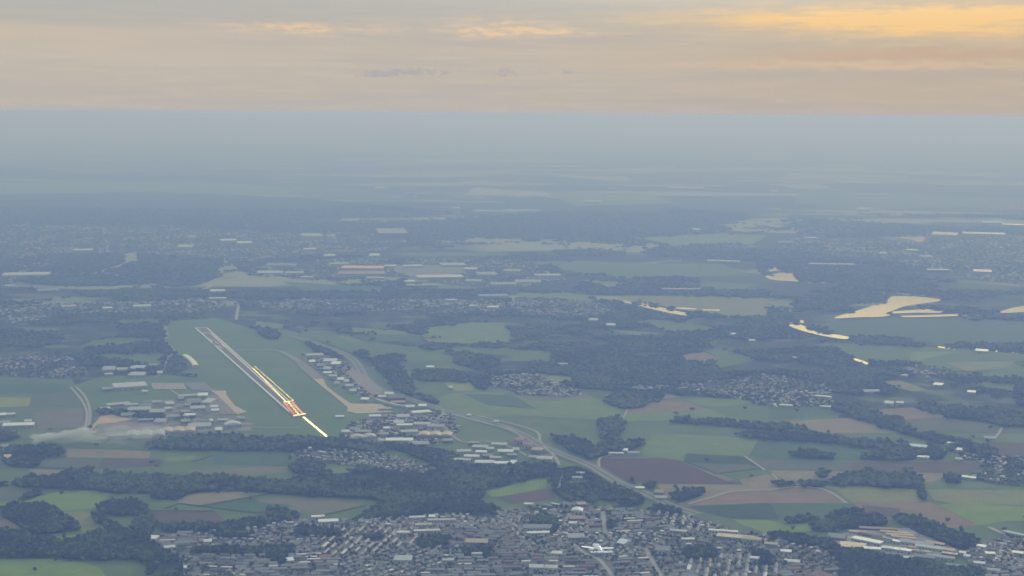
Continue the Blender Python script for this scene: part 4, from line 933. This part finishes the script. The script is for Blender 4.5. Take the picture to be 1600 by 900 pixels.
keep |= (mk == 2) & (r_ < .62) & (v <= 560)
keep |= (mk == 1) & (r_ < .0012) & (v > 640)
# field-edge trees: close to a border between two mask values
for du, dv in ((2, 0), (0, 1.5)):
    m2 = lookup(MASK, u+du, v+dv); keep |= (mk == 1) & (m2 == 5) & (r_ < .5)
keep &= ~((mk == 2) & (np.hypot(P[:, 0], P[:, 1]) < 5200) & (r_ > .9))
# keep crowns off the houses
T_ = P[keep]; mkk = mk[keep]; uu, vv = u[keep], v[keep]
HX = {}
for h in houses:
    ca, sa = math.cos(h[3]), math.sin(h[3]); n = max(1, int(h[4]/8))
    for t in range(n+1):
        q_ = (t/n-.5)*h[4]; x, y = h[1]+q_*ca, h[2]+q_*sa; HX.setdefault((int(x//16), int(y//16)), []).append((x, y))
ok = np.ones(len(T_), bool)
for i in np.where(mkk == 2)[0]:
    x, y = T_[i, 0], T_[i, 1]; a, b_ = int(x//16), int(y//16)
    for da in (-1, 0, 1):
        for db in (-1, 0, 1):
            for hx, hy in HX.get((a+da, b_+db), ()):
                if (hx-x)**2+(hy-y)**2 < 64: ok[i] = False
T_, mkk, uu, vv = T_[ok], mkk[ok], uu[ok], vv[ok]
dd = np.hypot(T_[:, 0], T_[:, 1])
big = vn(T_[:, 0], T_[:, 1], 220, 4)
rad = T_[:, 2]*.5*np.where(mkk == 2, rng.uniform(.55, .95, len(T_)), rng.uniform(.95, 1.45, len(T_)))
hgt = np.where(mkk == 2, rng.uniform(5, 10, len(T_)), rng.uniform(9, 15, len(T_))+5*big)
hgt *= np.where(mkk == 1, .8, 1)
inv = (uu > 2) & (uu < 1598) & (vv < 897)
size = np.where(inv, hgt/dd, 0); lone = (mkk != 5)
order = np.argsort(-(size*np.where(lone, 1.25, 1)))
OWN = order[:300]; mask_rest = np.ones(len(T_), bool); mask_rest[OWN] = False
def mass(idx, variants, name):
    Vs, Ts, Ms = [], [], []; base = 0; pick = rng.integers(0, len(variants), len(idx)); rot = rng.uniform(0, 6.28, len(idx))
    tint = vn(T_[idx, 0], T_[idx, 1], 130, 9)*.5+rng.uniform(0, 1, len(idx))*.5; mi = np.where(tint < .40, 0, np.where(tint < .60, 1, 2))
    for k, (V, T) in enumerate(variants):
        s = pick == k; j = idx[s]; n = len(j)
        if not n: continue
        ca, sa = np.cos(rot[s])[:, None], np.sin(rot[s])[:, None]; r = rad[j][:, None]; h = hgt[j][:, None]
        X = T_[j, 0][:, None]+(V[None, :, 0]*ca-V[None, :, 1]*sa)*r; Y = T_[j, 1][:, None]+(V[None, :, 0]*sa+V[None, :, 1]*ca)*r; Z = h*.56+V[None, :, 2]*h*.50+1.4
        Vs.append(np.stack([X, Y, Z], 2).reshape(-1, 3)); Ts.append((T[None]+(np.arange(n)*len(V))[:, None, None]).reshape(-1, 3)+base); base += n*len(V)
        Ms.append(np.repeat(mi[s], len(T)))
    return np.concatenate(Vs), np.concatenate(Ts), np.concatenate(Ms)
ri = np.where(mask_rest)[0]; near = ri[dd[ri] < 6500]; far = ri[dd[ri] >= 6500]
a1 = mass(near, V2, 'n'); a2_ = mass(far, V1, 'f')
V = np.concatenate([a1[0], a2_[0]]); T = np.concatenate([a1[1], a2_[1]+len(a1[0])]); M_ = np.concatenate([a1[2], a2_[2]])
print('trees', len(T_), 'faces', len(T), 'houses', len(houses), 'own', q)
obj('woods', big_mesh('woods', V, T, LEAF, M_), label='dark green woods and tree belts across the plain', kind='stuff')
# single trees with trunk, limbs and a leafy crown
def tree_meshes(seed):
    r = random.Random(seed); V, F_ = [], []
    def cone(p0, p1, r0, r1, n=6):
        d_ = (Vector(p1)-Vector(p0)); zq = d_.to_track_quat('Z', 'Y'); k = len(V)
        for p, rr in ((p0, r0), (p1, r1)):
            for i in range(n): V.append(tuple(Vector(p)+zq@Vector((math.cos(i*6.283/n)*rr, math.sin(i*6.283/n)*rr, 0))))
        for i in range(n): F_.append((k+i, k+(i+1) % n, k+n+(i+1) % n, k+n+i))
    cone((0,0,-.05), (0,0,.45), .035, .02); ends = []
    for i in range(5):
        a = i*1.26+r.uniform(-.3, .3); e = (math.cos(a)*.25, math.sin(a)*.25, r.uniform(.5, .72)); cone((0,0,.3+.03*i), e, .015, .006, 4); ends.append(e)
    tm = mesh('trunk', V, F_, BARK)
    V, F_, mi = [], [], []
    cl = [(0,0,.62,.30)]+[(e[0], e[1], e[2], r.uniform(.18, .26)) for e in ends]+[(r.uniform(-.18,.18), r.uniform(-.18,.18), r.uniform(.72,.85), r.uniform(.14,.2)) for _ in range(4)]
    for (x, y, z, rr) in cl:
        for _ in range(55):
            dv = Vector((r.gauss(0,1), r.gauss(0,1), r.gauss(0,1))).normalized()*rr*r.uniform(.75, 1.1); c = Vector((x, y, z))+dv; s = r.uniform(.04, .07)
            q_ = Vector((r.gauss(0,1), r.gauss(0,1), r.gauss(0,1))).to_track_quat('Z', 'Y'); k = len(V)
            for a, b_ in ((-1,-1),(1,-1),(1,1),(-1,1)): V.append(tuple(c+q_@Vector((a*s, b_*s, 0))))
            F_.append((k,k+1,k+2,k+3)); mi.append(r.choice([0, 1]))
        k = len(V); vb, tb = lumpy(I1, .5, r.randrange(9999))
        for p in vb: V.append((x+p[0]*rr*.9, y+p[1]*rr*.9, z+p[2]*rr*.9))
        for t in tb: F_.append(tuple(int(i)+k for i in t)); mi.append(0)
    return tm, V, F_, mi
TM = []
for s in range(5):
    tm, V, F_, mi = tree_meshes(s); TM.append((tm, [mesh('crown', V, F_, [LEAF[i], LEAF[min(2, i+1)]], mi) for i in range(3)]))
tcache = []
TN = ['dark', 'mid green', 'light green']
kinds = {}
for i in OWN:
    x, y = T_[i, 0], T_[i, 1]; tone = int(rng.integers(0, 3)); wh = where(uu[i], vv[i]) if vv[i] > 790 else 'out on the plain'
    shape = 'tall' if hgt[i] > 12 else ('medium' if hgt[i] > 8.5 else 'small')
    st = 'in woodland' if mkk[i] == 5 else 'in gardens' if mkk[i] == 2 else 'in a field'
    kinds.setdefault((shape, tone, st, wh), []).append((uu[i], i, tone))
for (shape, tone, st, wh), l_ in kinds.items():
    l_.sort()
    for r, (ux, i, _) in enumerate(l_):
        e = link(bpy.data.objects.new('broadleaf_tree', None)); e.location = (T_[i, 0], T_[i, 1], 1.6); e.rotation_euler = (0, 0, rng.uniform(0, 6.28)); s = hgt[i]; wsc = min(1.0, rad[i]*1.9/s)
        e.scale = (s*max(.75, wsc*1.3), s*max(.75, wsc*1.3), s)
        props(e, '%s %s tree %s %s%s' % (shape, TN[tone], st, wh, '' if len(l_) == 1 else ', %s from left' % ordinal(r+1)), 'tree', 'single trees')
        tm, crowns = TM[int(rng.integers(0, 5))]; obj('trunk', tm, e); obj('crown', crowns[tone], e)

# ------------------------------------------------------------------ airfield lights
def glow(name, col, st):
    mt = bpy.data.materials.new(name); mt.use_nodes = True; n = mt.node_tree.nodes; l = mt.node_tree.links; n.clear()
    e = n.new('ShaderNodeEmission'); e.inputs[0].default_value = (*col, 1); e.inputs[1].default_value = st; o = n.new('ShaderNodeOutputMaterial'); l.new(e.outputs[0], o.inputs[0]); mt.cycles.emission_sampling = 'NONE'; return mt
GY, GW, GR = glow('lamp_yellow', (1,.78,.25), 9), glow('lamp_warm_white', (1,.90,.50), 8), glow('lamp_red', (1,.14,.05), 7)
POST = mat('light_post', (.6,.35,.1), .6)
def bar_light(width, nl, rr, gm, hh=2.0):
    """two posts with a cross bar, and the lamps as one row"""
    V, F_ = [], []
    def box(x0,y0,z0,x1,y1,z1, V=V, F_=F_):
        k = len(V); V.extend([(x0,y0,z0),(x1,y0,z0),(x1,y1,z0),(x0,y1,z0),(x0,y0,z1),(x1,y0,z1),(x1,y1,z1),(x0,y1,z1)])
        F_.extend([(k,k+3,k+2,k+1),(k,k+1,k+5,k+4),(k+1,k+2,k+6,k+5),(k+2,k+3,k+7,k+6),(k+3,k,k+4,k+7),(k+4,k+5,k+6,k+7)])
    box(-width/2,-.1,hh-.2,width/2,.1,hh); box(-width*.3,-.1,-1,-width*.3+.2,.1,hh-.2); box(width*.3-.2,-.1,-1,width*.3,.1,hh-.2)
    fm = mesh('frame', V, F_, POST); LV, LF = [], []
    for i in range(nl):
        x = (i/(nl-1)-.5)*width if nl > 1 else 0; k = len(LV)
        for j in range(8): a = j*math.pi/4; LV.append((x+math.cos(a)*rr, -.35, hh+.05+rr+math.sin(a)*rr))
        for j in range(8): a = j*math.pi/4; LV.append((x+math.cos(a)*rr*.5, .4, hh+.05+rr+math.sin(a)*rr*.5))
        LF.append(tuple(k+j for j in range(8))); LF += [(k+j, k+(j+1) % 8, k+8+(j+1) % 8, k+8+j) for j in range(8)]
    return fm, mesh('lamp', LV, LF, gm)
def place_light(name, pt, ang, meshes, label, cat, grp, z=2.5):
    x, y = G(*pt); e = link(bpy.data.objects.new(name, None)); e.location = (x, y, z); e.rotation_euler = (0, 0, -math.atan2(x, y)); props(e, label, cat, grp)
    obj('frame', meshes[0], e); obj('lamp', meshes[1], e)
LN = bar_light(6.5, 4, .9, GW, 2.5)
n = 34
for i in range(n):
    t = i/(n-1); pt = (474.5+(512-474.5)*t, 654+(685.5-654)*t)
    place_light('approach_light_bar', pt, 0, LN, 'glaring white approach light bar, %s out from the runway end' % ordinal(i+1), 'approach light', 'approach light bars')
LY = bar_light(2.0, 2, .7, GY, .9)
n = 44
for i in range(n):
    t = i/(n-1); place_light('runway_light', (396+(447-396)*t, 577+(629-577)*t), 0, LY, 'yellow lamp in the runway centre line, %s counting from the far end' % ordinal(i+1), 'runway light', 'centre line lamps')
for i in range(32):
    t = i/31; place_light('runway_light', (399+(457-399)*t, 574.5+(626-574.5)*t), 0, LY, 'yellow lamp along the right runway edge, %s counting from the far end' % ordinal(i+1), 'runway light', 'edge lamps')
LR = bar_light(5, 3, .7, GR, .9); LC = bar_light(5, 4, .65, GY, .9); LO = bar_light(4, 3, .5, glow('lamp_amber', (1,.55,.16), 6), .9)
for i in range(13):
    t = i/12
    for (a, b_, c, d_, mm, nm, cn) in ((444,630,460,650,LR,'left','red'), (456.5,628,473,647.5,LR,'right','red'), (450,629,467,649,LC,'middle','white')):
        place_light('runway_light', (a+(c-a)*t, b_+(d_-b_)*t), 0, mm, '%s lamp bar in %s row at runway end, %s from far end' % (cn, nm, ordinal(i+1)), 'runway light', 'lamp bars at the runway end')
for i in range(13):
    t = i/12
    for (a, b_, c, d_, mm, nm) in ((447.5,629,463,649.5,LO,'inner left'), (453.5,628,470,648,LO,'inner right')):
        if i % 2 == 0: place_light('runway_light', (a+(c-a)*t, b_+(d_-b_)*t), 0, mm, 'amber lamp bar in %s row at runway end, %s from far end' % (nm, ordinal(i//2+1)), 'runway light', 'lamp bars at the runway end')
for i in range(7):
    t = i/6
    place_light('runway_light', (459.5+17*t, 651-3*t), 0, LC, 'white lamp in the row across the runway threshold, %s from left' % ordinal(i+1), 'runway light', 'threshold lamps')
    place_light('runway_light', (444+14*t, 629.5-2.2*t), 0, bar_light(4, 3, .7, GY, .9) if i == 0 else LY, 'yellow lamp in the cross row above the red lamps, %s from left' % ordinal(i+1), 'runway light', 'cross row lamps')

# ------------------------------------------------------------------ smoke plume over the fields
def smoke(name, pts, dens, label):
    Vs, Ts = [], []; k = 0; r = np.random.default_rng(3)
    V0, T0 = ico(3)
    import bmesh
    bm = bmesh.new()
    mb = bpy.data.metaballs.new('tmp')
    for (u_, v_, z, rr) in pts:
        x, y = G(u_, v_)
        for _ in range(9):
            V = V0*(1+.0); f = r.uniform(.55, 1.0); ce = np.array([x, y, z])+r.normal(size=3)*rr*.45*np.array([2.0, 2.2, .6])
            dis = 1+.25*np.sin(V0@r.normal(size=3)*4+r.uniform(0, 6))[:, None]+.12*np.sin(V0@r.normal(size=3)*9)[:, None]
            Vs.append(V*dis*rr*f*np.array([1.5, 1.5, .7])+ce); Ts.append(T0+k); k += len(V0)
    V = np.concatenate(Vs); T = np.concatenate(Ts)
    mt = bpy.data.materials.new('smoke_puffs'); mt.use_nodes = True; n = mt.node_tree.nodes; n.clear(); l = mt.node_tree.links
    tr = n.new('ShaderNodeBsdfTransparent'); di = n.new('ShaderNodeBsdfDiffuse'); tl = n.new('ShaderNodeBsdfTranslucent'); o = n.new('ShaderNodeOutputMaterial'); m1 = n.new('ShaderNodeMixShader'); m2 = n.new('ShaderNodeMixShader')
    di.inputs[0].default_value = (.93,.96,.97,1); tl.inputs[0].default_value = (.93,.96,.97,1); m1.inputs[0].default_value = .5; l.new(di.outputs[0], m1.inputs[1]); l.new(tl.outputs[0], m1.inputs[2])
    m2.inputs[0].default_value = dens; l.new(tr.outputs[0], m2.inputs[1]); l.new(m1.outputs[0], m2.inputs[2]); l.new(m2.outputs[0], o.inputs['Surface'])
    me = big_mesh(name, V, T, [mt]); me.polygons.foreach_set('use_smooth', np.ones(len(T), bool)); bpy.data.metaballs.remove(mb); bm.free()
    return obj(name, me, label=label, kind='stuff')
smoke('smoke', [(55,699,8,6),(58,697,14,8),(63,696,20,10),(70,694,26,13),(78,694,30,13),(90,694,30,12),(102,693,32,15),(112,693,32,14),(124,692,36,15),(132,690,40,13)], .20, 'white smoke drifting low over the fields beside the dark copse')
smoke('smoke', [(150,694,32,26),(185,694,36,30),(225,692,36,30),(120,698,26,22)], .05, 'thin veil of smoke spreading over the field below the hangars')

# ------------------------------------------------------------------ light aircraft over the town
def aircraft():
    WH = mat('aircraft_white', (.88,.88,.87), .3, .02, 1, .5); GL = mat('cockpit_glass', (.03,.04,.05), .1, .1, 1, .6); BL = mat('tyre_black', (.02,.02,.02), .8); RD = mat('aircraft_trim', (.55,.12,.10), .4)
    e = link(bpy.data.objects.new('light_aircraft', None)); props(e, 'small white light aircraft with straight wings flying above the town roofs', 'aircraft')
    secs = [(4.1,.18,.18,.0),(3.9,.42,.40,.0),(3.2,.55,.55,.02),(2.2,.60,.68,.10),(1.0,.62,.80,.20),(-.2,.60,.78,.20),(-1.4,.45,.52,.18),(-2.8,.26,.32,.16),(-4.0,.10,.18,.2),(-4.2,.03,.08,.25)]
    n = 12; V = []; F_ = []
    for (x, wy, hz, zc) in secs:
        for j in range(n): a = j*2*math.pi/n; V.append((x, math.cos(a)*wy*1.35, zc+math.sin(a)*hz*(1.25 if math.sin(a) > 0 else .9)))
    for i in range(len(secs)-1):
        for j in range(n): F_.append((i*n+j, i*n+(j+1) % n, (i+1)*n+(j+1) % n, (i+1)*n+j))
    F_ += [tuple(range(n-1, -1, -1)), tuple((len(secs)-1)*n+j for j in range(n))]
    obj('fuselage', mesh('fuselage', V, F_, WH, smooth=True), e)
    def wing(name, root, tip, c0, c1, th, up=(0,0,1)):
        V = []; U = Vector(up)
        for p, c, t in ((root, c0, th), (tip, c1, th*.6)):
            for (dx, dz) in ((.5,0),(.3,.5),(-.1,.45),(-.5,0),(-.1,-.25),(.3,-.35)): V.append(tuple(Vector(p)+Vector((dx*c,0,0))+U*dz*t))
        F_ = [(i, (i+1) % 6, 6+(i+1) % 6, 6+i) for i in range(6)]+[tuple(range(5,-1,-1)), tuple(range(6,12))]
        return mesh(name, V, F_, WH)
    for s in (1, -1): obj('wing', wing('wing', (.9, s*.4, -.15), (.75, s*5.5, .30), 1.75, 1.15, .26), e)
    for s in (1, -1): obj('tailplane', wing('tailplane', (-3.7, s*.08, .3), (-3.85, s*1.8, .3), .95, .6, .10), e)
    obj('fin', wing('fin', (-3.6, 0, .3), (-4.1, 0, 1.75), 1.2, .6, .10, (0,1,0)), e)
    V, F_ = [], []
    for (x, wy, z0, z1) in ((2.15,.5,.55,.62),(1.7,.55,.6,1.12),(.3,.55,.6,1.2),(-.7,.45,.6,.85)):
        V += [(x,-wy,z0),(x,-wy*.6,z1),(x,wy*.6,z1),(x,wy,z0)]
    for i in range(3):
        for j in range(3): F_.append((i*4+j, i*4+j+1, (i+1)*4+j+1, (i+1)*4+j))
    obj('window', mesh('window', V, F_, GL), e)
    V, F_ = [], []
    for s in (1, -1): k = len(V); V += [(4.15,-.06*s,.1*s),(4.15,.06*s,.1*s),(4.22,.10*s,.95*s),(4.12,-.08*s,.95*s)]; F_.append((k,k+1,k+2,k+3))
    obj('propeller', mesh('propeller', V, F_, BL), e)
    for (x, y, z) in ((3.1,0,-.95),(.6,1.2,-.95),(.6,-1.2,-.95)):
        V, F_ = [], []
        for yy in (-.09, .09):
            for j in range(12): a = j*math.pi/6; V.append((x+math.cos(a)*.22, y+yy, z+math.sin(a)*.22))
        for j in range(12): F_.append((j, (j+1) % 12, 12+(j+1) % 12, 12+j))
        F_ += [tuple(range(11,-1,-1)), tuple(range(12,24))]
        k = len(V); V += [(x-.04,y,z),(x+.04,y,z),(x+.04,y*.8,z+.8),(x-.04,y*.8,z+.8)]; F_.append((k,k+1,k+2,k+3))
        obj('wheel', mesh('wheel', V, F_, BL), e)
    c = RN @ np.array([935-800.0, -(857.5-450.0), -F]); c /= np.linalg.norm(c); D = 465.0
    p = Vector((0, 0, H))+Vector(c)*D; e.location = p
    # heading away and to the left, wings close to level in the picture
    e.rotation_euler = (R(7.5), R(-3), R(90+22)+(-math.atan2(p.x, p.y)))
aircraft()

# ------------------------------------------------------------------ haze
def haze():
    a, z0, z1 = RAD+5000, -1.0, H+12
    V = [(-a,-a,z0),(a,-a,z0),(a,a,z0),(-a,a,z0),(-a,-a,z1),(a,-a,z1),(a,a,z1),(-a,a,z1)]
    F_ = [(0,3,2,1),(0,1,5,4),(1,2,6,5),(2,3,7,6),(3,0,4,7),(4,5,6,7)]
    mt = bpy.data.materials.new('haze_air'); mt.use_nodes = True; n = mt.node_tree.nodes; n.clear(); pv = n.new('ShaderNodeVolumePrincipled'); o = n.new('ShaderNodeOutputMaterial')
    pv.inputs['Color'].default_value = (.295,.455,1,1); pv.inputs['Absorption Color'].default_value = (.91,.94,1,1); pv.inputs['Density'].default_value = 1.46e-4; pv.inputs['Anisotropy'].default_value = .2
    mt.node_tree.links.new(pv.outputs[0], o.inputs['Volume'])
    obj('haze', mesh('haze', V, F_, mt), kind='stuff')
haze()
